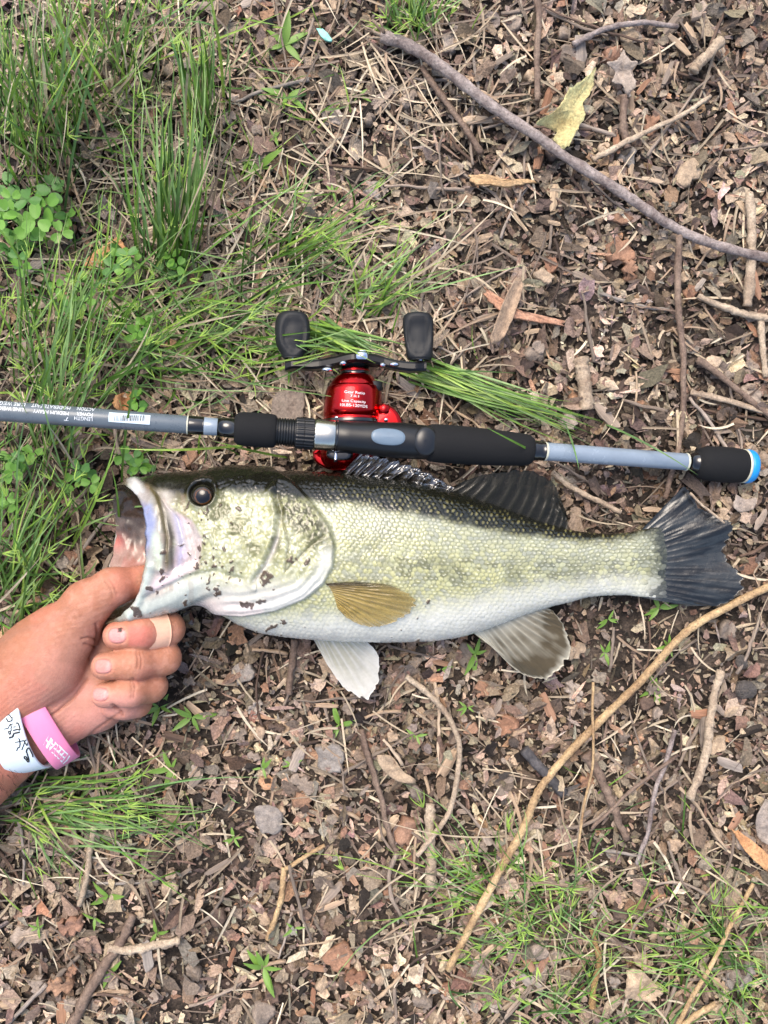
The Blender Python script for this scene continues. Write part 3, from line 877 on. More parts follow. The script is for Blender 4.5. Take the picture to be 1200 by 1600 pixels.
tag(o, 'ochre knobbly catkin hanging in the lower right grass', 'catkin')

# ------------------------------------------------------------------ grass, clover, seedlings
def leafy_mat(name, attr=True, color=None, rough=0.42, transl=0.3):
    m, nt, b = mat_new(name)
    if attr:
        at = N(nt, 'ShaderNodeVertexColor', layer_name='Col'); base = at.outputs[0]
    else:
        base = color
    tc = N(nt, 'ShaderNodeTexCoord')
    nz = N(nt, 'ShaderNodeTexNoise', Scale=160.0, Detail=4.0, Roughness=0.6)
    nt.links.new(tc.outputs['Object'], nz.inputs['Vector'])
    mr = N(nt, 'ShaderNodeMapRange')
    mr.inputs['From Min'].default_value = 0.3; mr.inputs['From Max'].default_value = 0.7
    mr.inputs['To Min'].default_value = 0.7; mr.inputs['To Max'].default_value = 1.25
    nt.links.new(nz.outputs[0], mr.inputs['Value'])
    c = mix_rgb(nt, base, mr.outputs[0], 1.0)
    nt.links.new(c, b.inputs['Base Color'])
    b.inputs['Roughness'].default_value = rough
    b.inputs['Specular IOR Level'].default_value = 0.5
    tr = N(nt, 'ShaderNodeBsdfTranslucent')
    nt.links.new(c, tr.inputs['Color'])
    ms = N(nt, 'ShaderNodeMixShader'); ms.inputs[0].default_value = transl
    nt.links.new(b.outputs[0], ms.inputs[1]); nt.links.new(tr.outputs[0], ms.inputs[2])
    nt.links.new(ms.outputs[0], nt.nodes['Material Output'].inputs['Surface'])
    return m
grass_m = leafy_mat('grass_blade')
GREENS = lin(np.array([[74, 112, 42], [96, 138, 52], [124, 164, 68], [64, 98, 38], [136, 168, 104], [108, 148, 86], [150, 182, 82]]))

def blade(acc, bx, by, tx, ty, tz, w, lift=0.5, bend=0.1, col=None, tipc=None, bz=None, nseg=10, cpos=0.5):
    if col is None:
        col = GREENS[rng.integers(len(GREENS))] * rng.uniform(0.75, 1.15)
    d = math.hypot(tx - bx, ty - by) + 1e-6
    nx, ny = -(ty - by) / d, (tx - bx) / d
    k = rng.normal(0, bend) * d
    cx = bx + (tx - bx) * cpos + nx * k; cy = by + (ty - by) * cpos + ny * k
    z0 = (float(gpx(bx, by)) + 0.001) if bz is None else bz
    cz = max(z0, tz) * (1 - lift) + lift * (max(z0, tz) + 0.16 * d * S)
    add_blade(acc, P(bx, by, z0), P(cx, cy, cz), P(tx, ty, tz), w * 0.64 * S, col, nseg, coltip=tipc)

def tuft(label, bx, by, sx, sy, n, dx, dy, ddx, ddy, tz0, tz1, w=(1.7, 3.2), lift=0.5, bend=0.10, dry=0.10, kind='grass_tuft', scale_r=(0.45, 1.15), cat='grass tuft', cpos=0.5):
    acc = Acc()
    for i in range(int(n * 1.4)):
        x, y = rng.normal(bx, sx), rng.normal(by, sy)
        q = rng.uniform(*scale_r)
        tx = x + q * rng.normal(dx, ddx); ty = y + q * rng.normal(dy, ddy)
        c = tip = None
        r = rng.random()
        if r < dry:
            c = STRAW[rng.integers(len(STRAW))] * rng.uniform(0.7, 1.0)
        elif r < 0.35:
            tip = GREENS[4] * 1.1
        blade(acc, x, y, tx, ty, rng.uniform(tz0, tz1) * q, rng.uniform(*w), lift, bend, c, tip, cpos=cpos)
        if r > 0.75:                  # a small spray of bracts part way up
            hx, hy, hz = x + (tx - x) * 0.72, y + (ty - y) * 0.72, rng.uniform(tz0, tz1) * q * 0.75 + 0.006
            for k in range(4):
                a = math.atan2(ty - y, tx - x) + rng.normal(0, 0.5); l_ = rng.uniform(12, 34)
                blade(acc, hx, hy, hx + l_ * math.cos(a), hy + l_ * math.sin(a), hz + 0.002, rng.uniform(0.9, 1.6), 0.4, 0.1, GREENS[6] * rng.uniform(0.85, 1.15), bz=hz, nseg=5)
    return acc, label, kind, cat

def finish(t, group='green grass tufts'):
    acc, label, kind, cat = t
    o = obj(kind, acc.build(kind, grass_m, True))
    tag(o, label, cat, group)
    return o

T = lambda *a, **k: finish(tuft(*a, **k))
T('tall upright grass tuft at upper left, right of the orange bark piece', 268, 408, 24, 18, 52, 10, -250, 45, 70, 0.045, 0.10, w=(2.0, 3.6))
T('second tall grass tuft at the top, just right of the upper left corner clump', 318, 190, 16, 26, 34, -8, -170, 30, 45, 0.05, 0.10, w=(2.0, 3.6))
T('dense grass clump filling the upper left corner', 70, 210, 50, 50, 84, 0, -180, 70, 70, 0.05, 0.11, w=(2.0, 3.8))
T('grass clump at the top edge beside the upper left corner clump', 170, 110, 45, 45, 60, 15, -130, 70, 60, 0.05, 0.11, w=(1.8, 3.4))
T('thin grass tuft leaning right between the tall tuft and the branch', 436, 412, 26, 14, 20, 130, -100, 50, 38, 0.02, 0.05, w=(1.6, 3.0))
T('grass tuft above the reel leaning to the upper right', 562, 478, 34, 16, 26, 100, -90, 55, 45, 0.012, 0.035, w=(1.6, 3.2))
T('sparse grass tuft at the left above the rod', 86, 560, 50, 44, 60, 20, -150, 70, 70, 0.05, 0.085, w=(1.6, 3.2))
T('grass tuft whose blades cross over the rod lettering', 80, 690, 26, 16, 30, 40, -200, 60, 60, 0.078, 0.10, w=(1.8, 3.2), lift=0.8)
T('grass tuft behind the fore grip at the left of the reel', 320, 500, 70, 44, 50, 70, -50, 110, 60, 0.015, 0.05, w=(1.6, 3.0))
T('grass spray above the rod, left of the orange leaf', 210, 560, 50, 34, 56, 80, -60, 110, 70, 0.02, 0.05, w=(1.6, 3.0))
T('short green grass tuft beside the broken end of the branch', 648, 42, 26, 14, 66, 0, -60, 36, 34, 0.012, 0.03, w=(1.7, 3.0), scale_r=(0.3, 1.2))
T('thin grass growing at the left edge between rod and hand', 60, 830, 60, 50, 40, 10, -80, 70, 60, 0.02, 0.06, w=(1.6, 3.0))
T('dark grass clump below the wristbands', 70, 1262, 60, 20, 84, 110, 20, 70, 44, 0.008, 0.02, w=(1.7, 3.2))
T('grass at the left edge beside the thumb', 10, 900, 22, 60, 60, 40, -110, 40, 70, 0.02, 0.05, w=(1.8, 3.4))
T('spreading grass tuft right of the lower end of the straw stalk', 850, 1420, 50, 40, 72, -10, 0, 120, 90, 0.006, 0.02, w=(1.2, 2.4), bend=0.22, scale_r=(0.4, 1.1))
T('spreading grass tuft in the lower right corner', 1130, 1510, 50, 46, 64, 0, -10, 110, 90, 0.006, 0.02, w=(1.2, 2.4), bend=0.2)
T('thin grass at the bottom edge in the lower right', 900, 1580, 70, 16, 36, 0, -30, 70, 50, 0.006, 0.018, w=(1.4, 2.6), bend=0.18)
T('small grass tuft crossing the straw stalk above its lower end', 760, 1380, 26, 24, 30, -70, -30, 90, 60, 0.006, 0.018, w=(1.2, 2.4), bend=0.25)

# blades laid over the reel handle and trailing to the right
acc = Acc()
for i in range(36):
    blade(acc, rng.normal(470, 25), rng.normal(508, 12), rng.normal(600, 22), rng.normal(548, 12), rng.uniform(0.012, 0.036), rng.uniform(1.8, 3.4), 0.9, 0.05)
for i in range(20):
    blade(acc, rng.normal(395, 25), rng.normal(540, 28), rng.normal(500, 30), rng.normal(540, 12), rng.uniform(0.012, 0.034), rng.uniform(1.7, 3.0), 0.9, 0.06)
finish((acc, 'long grass lying across the reel handle', 'trailing_grass', 'grass'))
acc = Acc()
for i in range(52):
    q = rng.uniform(0.3, 1.0)
    blade(acc, rng.normal(640, 28), rng.normal(572, 10), 660 + 300 * q + rng.normal(0, 14), 580 + 100 * q + rng.normal(0, 16), rng.uniform(0.009, 0.02), rng.uniform(1.6, 3.0), 0.6, 0.035)
finish((acc, 'bundle of grass trailing right from the reel above the rear grip', 'trailing_grass', 'grass'))
# single long blades
for (bx, by, tx, ty, tz, w, lab) in ((60, 270, 34, -10, 0.09, 3.6, 'long pale grass blade rising from the clover clump to the top left corner'),
        (180, 250, 62, -20, 0.09, 3.4, 'long grass blade arching from the orange bark piece to the top edge'),
        (100, 620, 300, 540, 0.06, 3.4, 'long grass blade leaning right above the rod lettering'),
        (420, 690, 180, 700, 0.06, 3.2, 'long grass blade lying along the lower edge of the rod'),
        (0, 200, 250, 215, 0.03, 2.6, 'level grass blade across the corner clump'),
        (120, 800, 60, 600, 0.08, 2.8, 'grass blade crossing the rod lettering from the fish mouth'),
        (70, 950, 10, 820, 0.05, 3.4, 'grass blade leaning left beside the thumb'),
        (30, 1000, 66, 800, 0.06, 3.0, 'grass blade rising beside the thumb'),
        (450, 715, 330, 688, 0.05, 3.0, 'grass blade touching the fore grip from below'),
        (860, 720, 760, 668, 0.06, 2.8, 'grass blade lying on the right end of the rear grip'),
        (940, 660, 1090, 742, 0.035, 2.6, 'grass blade crossing the butt tube near the butt grip'),
        (880, 655, 905, 735, 0.045, 3.0, 'short grass blade crossing the butt tube near the rear grip'),
        (190, 800, 250, 470, 0.085, 2.6, 'tall grass blade standing in front of the barcode sticker')):
    acc = Acc()
    blade(acc, bx, by, tx, ty, tz, w, 0.8, 0.06)
    finish((acc, lab, 'long_grass_blade', 'grass blade'), 'single long grass blades')
# short loose blades everywhere the photograph shows green
acc = Acc()
for cx, cy, sx, sy, n in ((150, 300, 140, 180, 300), (420, 120, 60, 90, 70), (300, 560, 160, 60, 160), (60, 480, 60, 120, 90), (190, 700, 150, 40, 90), (480, 400, 90, 80, 90), (100, 1290, 110, 60, 60), (900, 1430, 130, 100, 90), (1120, 1540, 80, 60, 60), (30, 880, 40, 90, 40)):
    for i in range(n):
        x, y = rng.normal(cx, sx), rng.normal(cy, sy)
        if hidden_by(x, y) or (150 < x < 1000 and 735 < y < 1000): continue
        a = rng.uniform(0, 6.28); l_ = rng.uniform(25, 80)
        if 540 < y < 1100 and y + l_ * math.sin(a) > 725 and 150 < x + l_ * math.cos(a) < 1000: continue
        blade(acc, x, y, x + l_ * math.cos(a), y + l_ * math.sin(a) - 15, rng.uniform(0.004, 0.02), rng.uniform(1.2, 2.6), 0.6, 0.15, nseg=7)
o = obj('grass', acc.build('grass', grass_m, True)); o['kind'] = 'stuff'
tag(o, 'short loose green grass blades growing through the litter', 'grass')

clover_m = leafy_mat('clover_leaf', False, L4(112, 162, 66), 0.5, 0.3)
clover2_m = leafy_mat('clover_leaf_dark', False, L4(88, 138, 66), 0.5, 0.3)
def trefoil_mesh(mat):
    vs = []; fs = []; off = 0
    for k in range(3):
        a = 2 * math.pi * k / 3
        n = 12
        t = np.linspace(0, 2 * np.pi, n, endpoint=False)
        x = 0.55 + 0.46 * np.cos(t) - 0.06 * np.exp(-((t) % (2 * np.pi)) ** 2 * 6)
        y = 0.36 * np.sin(t) * (1 + 0.25 * np.cos(t))
        x[0] -= 0.08
        pts = np.concatenate([[[0.55, 0]], np.stack([0.55 + (x - 0.55) * 0.55, y * 0.55], 1), np.stack([x, y], 1)])
        z = 0.22 * np.abs(pts[:, 1]) + 0.10 * (pts[:, 0] - 0.3) ** 2 * (1 if k != 1 else -1)
        ca, sa = math.cos(a), math.sin(a)
        v = np.stack([pts[:, 0] * ca - pts[:, 1] * sa, pts[:, 0] * sa + pts[:, 1] * ca, z], 1)
        j = np.arange(n); j2 = (j + 1) % n
        fs.append(np.stack([0 * j, 1 + j, 1 + j2], 1) + off)
        fs.append(np.stack([1 + j, 1 + n + j, 1 + n + j2, 1 + j2], 1) + off)
        vs.append(v); off += len(v)
    return new_mesh('leaf', np.concatenate(vs), fs, mat, True)
tre = [trefoil_mesh(clover_m), trefoil_mesh(clover2_m)]
stem_me = tube_mesh('stem', [(0, 0, 0), (0.06, 0, 0.4), (0, 0.05, 0.8), (0, 0, 1)], [0.05, 0.04, 0.035, 0.03], clover2_m, 5)
def clover(cx, cy, r, n, label, size=(13, 20), zr=(0.012, 0.03)):
    e = empty('clover_plant', P(cx, cy, float(gpx(cx, cy))))
    tag(e, label, 'clover', 'clover plants')
    for i in range(n):
        a = rng.uniform(0, 6.28); q = r * math.sqrt(rng.random())
        x, y = cx + q * math.cos(a), cy + q * math.sin(a) * 0.8
        z = rng.uniform(*zr)
        lf = obj('leaf', tre[0 if rng.random() < 0.6 else 1], e)
        s_ = rng.uniform(*size) * S
        lf.matrix_parent_inverse = e.matrix_world.inverted()
        lf.location = P(x, y, z); lf.scale = (s_, s_, s_)
        lf.rotation_euler = (rng.normal(0, 0.25), rng.normal(0, 0.25), rng.uniform(0, 6.28))
        st = obj('stem', stem_me, e)
        g0 = float(gpx(x, y))
        st.location = P(x, y, g0); st.scale = (0.011, 0.011, z - g0)
    return e
clover(42, 318, 52, 15, 'big bright clover clump at the left edge below the corner grass', (18, 26), (0.015, 0.035))
clover(30, 385, 42, 9, 'clover patch at the left edge below the big bright clump')
clover(112, 462, 30, 7, 'small clover patch below the orange bark piece')
clover(190, 412, 26, 7, 'small clover patch touching the right end of the orange bark piece')
clover(20, 732, 26, 7, 'clover patch below the rod at the left edge')
clover(40, 715, 18, 3, 'two small clover sprigs under the rod at the far left')
clover(122, 745, 26, 6, 'clover patch left of the upper jaw of the fish')
clover(212, 722, 22, 6, 'clover sprig between the rod and the fish snout')
clover(270, 420, 24, 5, 'small clover sprig at the foot of the tall grass tuft')
clover(235, 520, 28, 6, 'small clover patch above the rod, left of centre')
clover(12, 790, 16, 3, 'lone clover sprig at the left edge beside the fish mouth')
clover(100, 350, 24, 5, 'dim clover sprig right of the big bright clump')
clover(210, 630, 18, 4, 'small clover sprig behind the rod beside the orange leaf')

seed_m = leafy_mat('seedling_leaf', False, L4(118, 156, 68), 0.45, 0.3)
def leaflet_mesh():
    n = 7
    t = np.linspace(0, 1, n)
    w = 0.13 * np.sin(np.pi * t ** 0.7) ** 0.8
    w[0] = 0.03; w[-1] = 0.01
    z = 0.28 * t - 0.25 * t ** 2
    v = np.concatenate([np.stack([t, -w, z + 0.25 * w], 1), np.stack([t, 0 * t, z], 1), np.stack([t, w, z + 0.25 * w], 1)], 1).reshape(-1, 3)
    return new_mesh('leaf', v, grid_faces(n, 3), seed_m, True)
leaflet = leaflet_mesh()
def seedling(cx, cy, size, n, label, az=None, nm='seedling'):
    z = float(gpx(cx, cy)) + 0.006
    e = empty(nm, P(cx, cy, z - 0.004))
    tag(e, label, 'seedling', 'green seedlings')
    a0 = rng.uniform(0, 6.28) if az is None else math.radians(az)
    for i in range(n + 2):
        lf = obj('leaf', leaflet, e)
        a = a0 + i * 6.283 / (n + 2) + rng.normal(0, 0.5)
        s_ = size * S * rng.uniform(0.5, 1.25)
        lf.location = P(cx + 1.5 * math.cos(a), cy, z); lf.scale = (s_, s_, s_)
        lf.rotation_euler = (rng.normal(0, 0.2), rng.normal(-0.1, 0.2), a)
for (cx, cy, sz, n, lab) in ((412, 1512, 40, 5, 'bright broad leaved seedling near the bottom edge, lower left of centre'),
        (530, 1132, 30, 4, 'seedling below the pelvic fin'), (448, 152, 34, 5, 'pale green seedling right of the second tall tuft'),
        (405, 262, 40, 3, 'bright grass seedling leaning between the tall tuft and the leaning tuft'), (445, 70, 44, 3, 'wide bladed seedling near the top edge, left of the teal scrap'),
        (742, 1022, 30, 3, 'green seedling just left of the anal fin'), (1030, 950, 24, 4, 'small seedling just under the tail fin'),
        (950, 968, 22, 3, 'small seedling below the narrow tail stalk of the fish'), (1045, 1010, 22, 4, 'small seedling beside the upper part of the straw stalk'),
        (1025, 1072, 24, 5, 'seedling touching the right side of the straw stalk'), (945, 1020, 18, 3, 'tiny seedling right of the anal fin'),
        (250, 1105, 28, 4, 'seedling right of the little finger side of the palm'), (300, 1120, 32, 5, 'bushy seedling below the curled fingers'),
        (268, 1200, 28, 4, 'seedling right of the pink wristband'), (170, 1400, 30, 3, 'seedling at the lower left beside the short pale stick'),
        (148, 1435, 22, 3, 'tiny seedling left of the level mottled stick'), (245, 1458, 22, 2, 'tiny two leaved seedling above the level mottled stick'),
        (170, 1520, 24, 4, 'seedling below the level mottled stick at lower left'), (410, 1200, 24, 3, 'seedling in the soil below the throat of the fish'),
        (365, 1310, 20, 3, 'tiny seedling left of the smooth pale grey leaf'), (455, 1195, 18, 3, 'tiny seedling right below the pelvic fin and left of the thin stick'),
        (460, 1450, 18, 2, 'tiny two leaved seedling left of the bent straw stem'), (650, 1150, 16, 3, 'tiny seedling between the two pale sticks'),
        (390, 250, 22, 4, 'faint seedling between the two tall tufts and the bare litter'), (430, 215, 18, 3, 'faint seedling above the leaning grass tuft'),
        (520, 300, 18, 3, 'tiny seedling in the bare litter below the upper branch end'), (560, 150, 18, 3, 'tiny seedling close to the broken branch end'),
        (1002, 1425, 16, 2, 'two leaved seedling between the two lower right grass tufts'), (770, 1560, 24, 4, 'seedling near the bottom edge right of centre'),
        (60, 1450, 22, 3, 'seedling at the far left near the bottom'), (730, 1105, 14, 3, 'tiny seedling right of the bent stick'), (690, 1045, 14, 2, 'tiny two leaved seedling under the belly near the bent stick')):
    seedling(cx, cy, sz, n, lab)

# ------------------------------------------------------------------ fishing rod
foam_m = surf_mat('black_foam', L4(19, 20, 22), rough=0.85, spec=0.3, var=0.2, scale=900.0, bump=0.35, bump_scale=1600.0, bump_dist=0.0003)
blackp_m = surf_mat('black_plastic', L4(14, 16, 19), rough=0.38, spec=0.5, var=0.1, scale=300.0, rough_var=0.08)
gloss_m = surf_mat('black_gloss', L4(12, 12, 14), rough=0.08, spec=0.6, var=0.1, coat=0.5)
blank_m = surf_mat('grey_blank', L4(92, 102, 110), rough=0.3, spec=0.5, var=0.12, scale=120.0, rough_var=0.08)
butt_m = surf_mat('blue_grey_tube', L4(122, 136, 150), rough=0.25, spec=0.5, var=0.16, scale=60.0, rough_var=0.1, coat=0.3)
silver_m = surf_mat('brushed_silver', L4(205, 202, 190), rough=0.22, metal=1.0, var=0.08, scale=200.0)
chrome_m = surf_mat('chrome', L4(210, 215, 228), rough=0.12, metal=1.0, var=0.05)
blue_m = surf_mat('blue_rubber', L4(18, 136, 206), rough=0.4, var=0.08)
insert_m = surf_mat('grey_insert', L4(100, 118, 134), rough=0.35, var=0.08)
white_m = surf_mat('white_print', L4(226, 232, 236), rough=0.5, var=0.05)
print_m = surf_mat('black_print', L4(30, 34, 40), rough=0.5, var=0.1)
sticker_m = surf_mat('white_sticker', L4(196, 214, 226), rough=0.45, var=0.05)
line_m = surf_mat('pale_thread', L4(190, 190, 170), rough=0.4, var=0.1)

ROD_Z0, ROD_Z1 = 0.072, 0.0125
RA = np.array(P(0, 642, ROD_Z0)); RB = np.array(P(1165, 728.6, ROD_Z1))
RD = RB - RA
def rod_t(px):
    """parameter on the straight rod axis seen at photograph column px"""
    k = (px - 600.0) * S / H
    return (k * (H - RA[2]) - RA[0]) / (RD[0] + k * RD[2])
def rod_at(px):
    t = rod_t(px)
    return RA + RD * t
RT = RD / np.linalg.norm(RD)
RS = np.cross(RT, (0, 0, 1.0)); RS /= np.linalg.norm(RS)      # towards the bottom of the picture
RU = np.cross(RS, RT)                                          # up, towards the camera
def rod_point(px, ang, rpx):
    """ang 0 = up to the camera, +90 = towards the bottom of the picture"""
    c = rod_at(px)
    r = rpx * S * (1 - c[2] / H)
    return c + r * (math.cos(ang) * RU + math.sin(ang) * RS)

rod = empty('fishing_rod', tuple(rod_at(600) * np.array([1, 1, 0])))
tag(rod, 'grey fishing rod with black foam grips and blue butt ring lying above the fish', 'fishing rod')

def lathe(name, prof, mat, parent, n=40, knurl=0, kd=0.0):
    v = []
    for px, r in prof:
        for j in range(n):
            a = 2 * math.pi * j / n
            rr = r - (kd if knurl and (j // knurl) % 2 else 0)
            v.append(rod_point(px, a, rr))
    m = len(prof)
    return obj(name, new_mesh(name, np.array(v), [grid_faces(m, n, True)[:, ::-1], tuple(range(n)), tuple(range((m - 1) * n, m * n))[::-1]], mat, knurl == 0), parent)

def smooth_auto(o):
    pass

bl = lathe('blank', [(-420, 15.0), (-200, 16.0), (0, 16.2), (150, 15.2), (294, 14.0), (296, 13.4)], blank_m, rod)
lathe('thread_wrap', [(294, 14.6), (296, 14.8), (317, 14.4), (319, 14.0)], gloss_m, rod)
lathe('collar', [(318, 13.4), (319, 14.0), (340, 13.6), (341, 13.2)], butt_m, rod)
lathe('trim_ring', [(292.2, 14.4), (292.6, 14.9), (294.2, 14.9), (294.6, 14.4)], line_m, rod)
lathe('thread_wrap', [(340, 14.4), (350, 15.0), (370, 16.5)], gloss_m, rod)
lathe('fore_grip', [(366, 18), (368, 22), (372, 25), (380, 26.6), (400, 27.0), (418, 26.8), (428, 25.8), (431, 23.5), (431.4, 20)], foam_m, rod)
prof = []
for k in range(8):
    x0 = 430 + k * 4.2
    prof += [(x0, 19.5), (x0 + 1.2, 21.8), (x0 + 2.6, 21.8), (x0 + 3.8, 19.5)]
lathe('seat_thread', prof, blackp_m, rod)
lathe('locking_nut', [(461, 20), (462, 24), (464, 24.6), (474, 24.6), (474.6, 23.8), (476, 24.6), (489, 24.8), (490.5, 23.5)], blackp_m, rod, n=96, knurl=2, kd=0.9)
lathe('hood_ring', [(490, 22), (490.6, 24.0), (493, 24.6), (510, 24.2), (521, 24.6), (523, 23.6), (523.4, 22)], silver_m, rod)
lathe('trim_ring', [(522.8, 23), (523.4, 25.0), (526, 25.0), (527, 23)], gloss_m, rod)
lathe('reel_seat', [(524, 22), (527, 24.4), (545, 24.6), (570, 25.8), (600, 27.2), (625, 28.0), (640, 27.6), (655, 27), (676, 26), (690, 24)], blackp_m, rod, n=56)
# trigger seen end on
acc_v = []
tv = []
for i, s_ in enumerate(np.linspace(0, math.pi / 2, 9)):
    for j in range(28):
        a = 2 * math.pi * j / 28
        q = math.cos(s_)
        c = rod_at(661 + 19 * q * math.cos(a) - 3 * math.sin(s_))
        f_ = S * (1 - c[2] / H)
        tv.append(c + RS * (23 * q * math.sin(a)) * f_ + RU * (23 * f_ + 9 * f_ * math.sin(s_)))
obj('trigger', new_mesh('trigger', np.array(tv), [grid_faces(9, 28, True)[:, ::-1], tuple(range(8 * 28, 9 * 28))], surf_mat('black_rubber', L4(24, 26, 30), rough=0.3, var=0.1), True), rod)
# grey oval insert
ov = []
for i, q in enumerate((0.0, 0.5, 0.85, 1.0, 1.06)):
    for j in range(48):
        a = 2 * math.pi * j / 48
        ca, sa = math.cos(a), math.sin(a)
        ex = math.copysign(abs(ca) ** 0.7, ca); ey = math.copysign(abs(sa) ** 0.85, sa)
        x = 603 + 25 * q * ex; y = 13.2 * q * ey
        rr = 28.0 + 0.7 * (1 - q ** 4) - (1.6 if q > 1 else 0)
        ov.append(rod_point(x, math.asin(max(-0.95, min(0.95, (y - 2.5) / 28.5))), rr))
obj('grey_insert', new_mesh('grey_insert', np.array(ov), grid_faces(5, 48, True), insert_m, True), rod)
lathe('rear_grip', [(664, 20), (668, 27), (674, 29.4), (690, 30.2), (720, 30.0), (760, 28.6), (790, 27), (815, 25.4), (826, 23.5), (831, 20), (832, 16)], foam_m, rod)
lathe('thread_wrap', [(828, 15.5), (834, 16.2), (842, 15.4), (852, 14.4)], gloss_m, rod)
lathe('trim_ring', [(850.2, 14.2), (850.8, 14.8), (853, 14.8), (853.6, 14.2)], line_m, rod)
lathe('butt_tube', [(852, 14.0), (854, 14.3), (960, 13.8), (1070, 13.4), (1073, 13.0)], butt_m, rod)
lathe('trim_ring', [(1070.6, 13.4), (1071, 14.0), (1073, 14.0), (1073.6, 13.4)], line_m, rod)
lathe('thread_wrap', [(1073, 13.6), (1080, 14.6), (1092, 16.5)], gloss_m, rod)
lathe('butt_grip', [(1087, 15), (1089, 20), (1094, 24), (1104, 26.8), (1125, 28.2), (1145, 27.6), (1158, 26.2), (1161, 25.0)], foam_m, rod)
lathe('trim_ring', [(1159.6, 25), (1160, 26.6), (1163, 26.4), (1163.4, 24.5)], line_m, rod)
lathe('blue_ring', [(1162.8, 23), (1163.4, 26.3), (1167, 26.6), (1172, 26.0), (1175, 24.0), (1176.4, 20.0)], blue_m, rod)

def text_data(body, size=1.0):
    cu = bpy.data.curves.new('lettering', 'FONT')
    cu.body = body; cu.size = size; cu.resolution_u = 3
    to = bpy.data.objects.new('lettering', cu)
    COL.objects.link(to)
    dg = bpy.context.evaluated_depsgraph_get()
    me = bpy.data.meshes.new_from_object(to.evaluated_get(dg))
    v = np.zeros(len(me.vertices) * 3); me.vertices.foreach_get('co', v)
    f = [tuple(p.vertices) for p in me.polygons]
    bpy.data.objects.remove(to)
    bpy.data.meshes.remove(me)
    return v.reshape(-1, 3)[:, :2], f

def rod_print(name, body, x_right, y_img, size, parent, mat=white_m, width=None):
    """lettering upside down on the blank; x_right: column where the first letter starts, y_img: row of its base line"""
    v, f = text_data(body, 1.0)
    sc_ = size / 0.7
    sx = sc_ if width is None else width / (v[:, 0].max() - v[:, 0].min())
    pts = []
    for tx, ty in v:
        px = x_right - tx * sx
        yy = y_img + ty * sc_ * 1.0 - (642 + 0.0743 * x_right)
        pts.append(rod_point(px, math.asin(max(-0.97, min(0.97, yy / 16.0))), 16.45 if px < 60 else 16.25 - 0.0045 * (px - 60)))
    return obj(name, new_mesh(name, np.array(pts), f, mat, False), parent)
# rows of small print
for body, xr, yb, w in (('LENGTH', 148, 654.0, 28), ('POWER', 148, 647.0, 25), ('ACTION', 149, 638.6, 27),
                        ("7'", 111, 653.6, 7), ('MEDIUM HEAVY', 111, 645.2, 55), ('MODERATE FAST', 112, 636.4, 60),
                        ('LINE WEIGHT', 41, 639.4, 50), ('LURE WEIGHT', 42, 631.4, 50)):
    rod_print('lettering', body, xr, yb, 5.6, bl, white_m, w)
# bar code sticker
def rod_patch(name, x0, x1, y0, y1, mat, parent, r, n=8):
    v = []
    for px in np.linspace(x0, x1, 4):
        for y in np.linspace(y0, y1, n):
            v.append(rod_point(px, math.asin(max(-0.97, min(0.97, (y - (642 + 0.0743 * (x0 + x1) / 2)) / 15.4))), r))
    return obj(name, new_mesh(name, np.array(v), grid_faces(4, n), mat, True), parent)
st = rod_patch('sticker', 172, 236, 648, 662.5, sticker_m, bl, 15.75)
xx = 181
while xx < 227:
    w_ = rng.choice([0.8, 1.2, 1.9]); 
    rod_patch('bar', xx, xx + w_, 650.5, 659.0, print_m, st, 15.95, 5)
    xx += w_ + rng.choice([0.8, 1.1, 1.6])

# ------------------------------------------------------------------ reel
red_m = surf_mat('red_anodised', L4(178, 2, 10), rough=0.2, metal=0.95, var=0.08, scale=80.0, coat=0.4)
redp_m = surf_mat('red_plastic', L4(176, 8, 14), rough=0.25, var=0.08, coat=0.4)
knob_m = surf_mat('grey_black_rubber', L4(22, 25, 29), rough=0.6, spec=0.4, var=0.1, scale=500.0, bump=0.1)
arm_m = surf_mat('black_anodised', L4(10, 10, 12), rough=0.3, spec=0.4, var=0.1)
RZ = 0.021
reel = empty('fishing_reel', P(560, 660, 0))
tag(reel, 'red baitcasting reel with black double handle mounted under the rod', 'fishing reel')

def ylathe(name, prof, cx, z, mat, parent, n=48, slope=-0.06, flat=1.0, hollow=False):
    """turned part whose axis runs up the picture; prof: (py, r px)"""
    v = []
    for py, r in prof:
        c = np.array(P(cx + slope * (py - 640), py, z))
        rr = r * S * (1 - z / H)
        for j in range(n):
            a = 2 * math.pi * j / n
            v.append(c + np.array([rr * math.cos(a), 0, rr * flat * math.sin(a)]))
    m = len(prof)
    f = [grid_faces(m, n, True)]
    if not hollow:
        f += [tuple(range(n))[::-1], tuple(range((m - 1) * n, m * n))]
    return obj(name, new_mesh(name, np.array(v), f, mat, True), parent)

def split_prof(p):
    out = []
    for i, q in enumerate(p):
        out.append(q)
    return out
cxr = 551
sp = ylathe('side_plate', [(662, 40), (660, 45), (654, 46), (653.6, 45.2), (652, 45.2), (651.6, 46), (640, 45.8), (625, 45), (612, 43.5), (606, 42), (604.6, 40.5), (604, 39.2), (602, 38.6), (596, 35), (591, 31), (588, 28.5), (587, 26)], cxr, RZ, red_m, reel, 64)
ylathe('base_ring', [(668, 44), (664, 47.5), (658, 47.8), (656.5, 46.5)], cxr, RZ, gloss_m, reel, 64)
ylathe('drag_collar', [(588.5, 24), (588, 23.2), (584, 22.6), (580.5, 22.4)], cxr, RZ, gloss_m, reel)
ylathe('accent_ring', [(581, 22.6), (580.4, 23.4), (578.4, 23.4), (577.8, 22.4)], cxr, RZ, red_m, reel)
ylathe('drag_collar', [(578, 22.2), (574, 22.0), (569, 21), (566, 20)], cxr, RZ, gloss_m, reel)
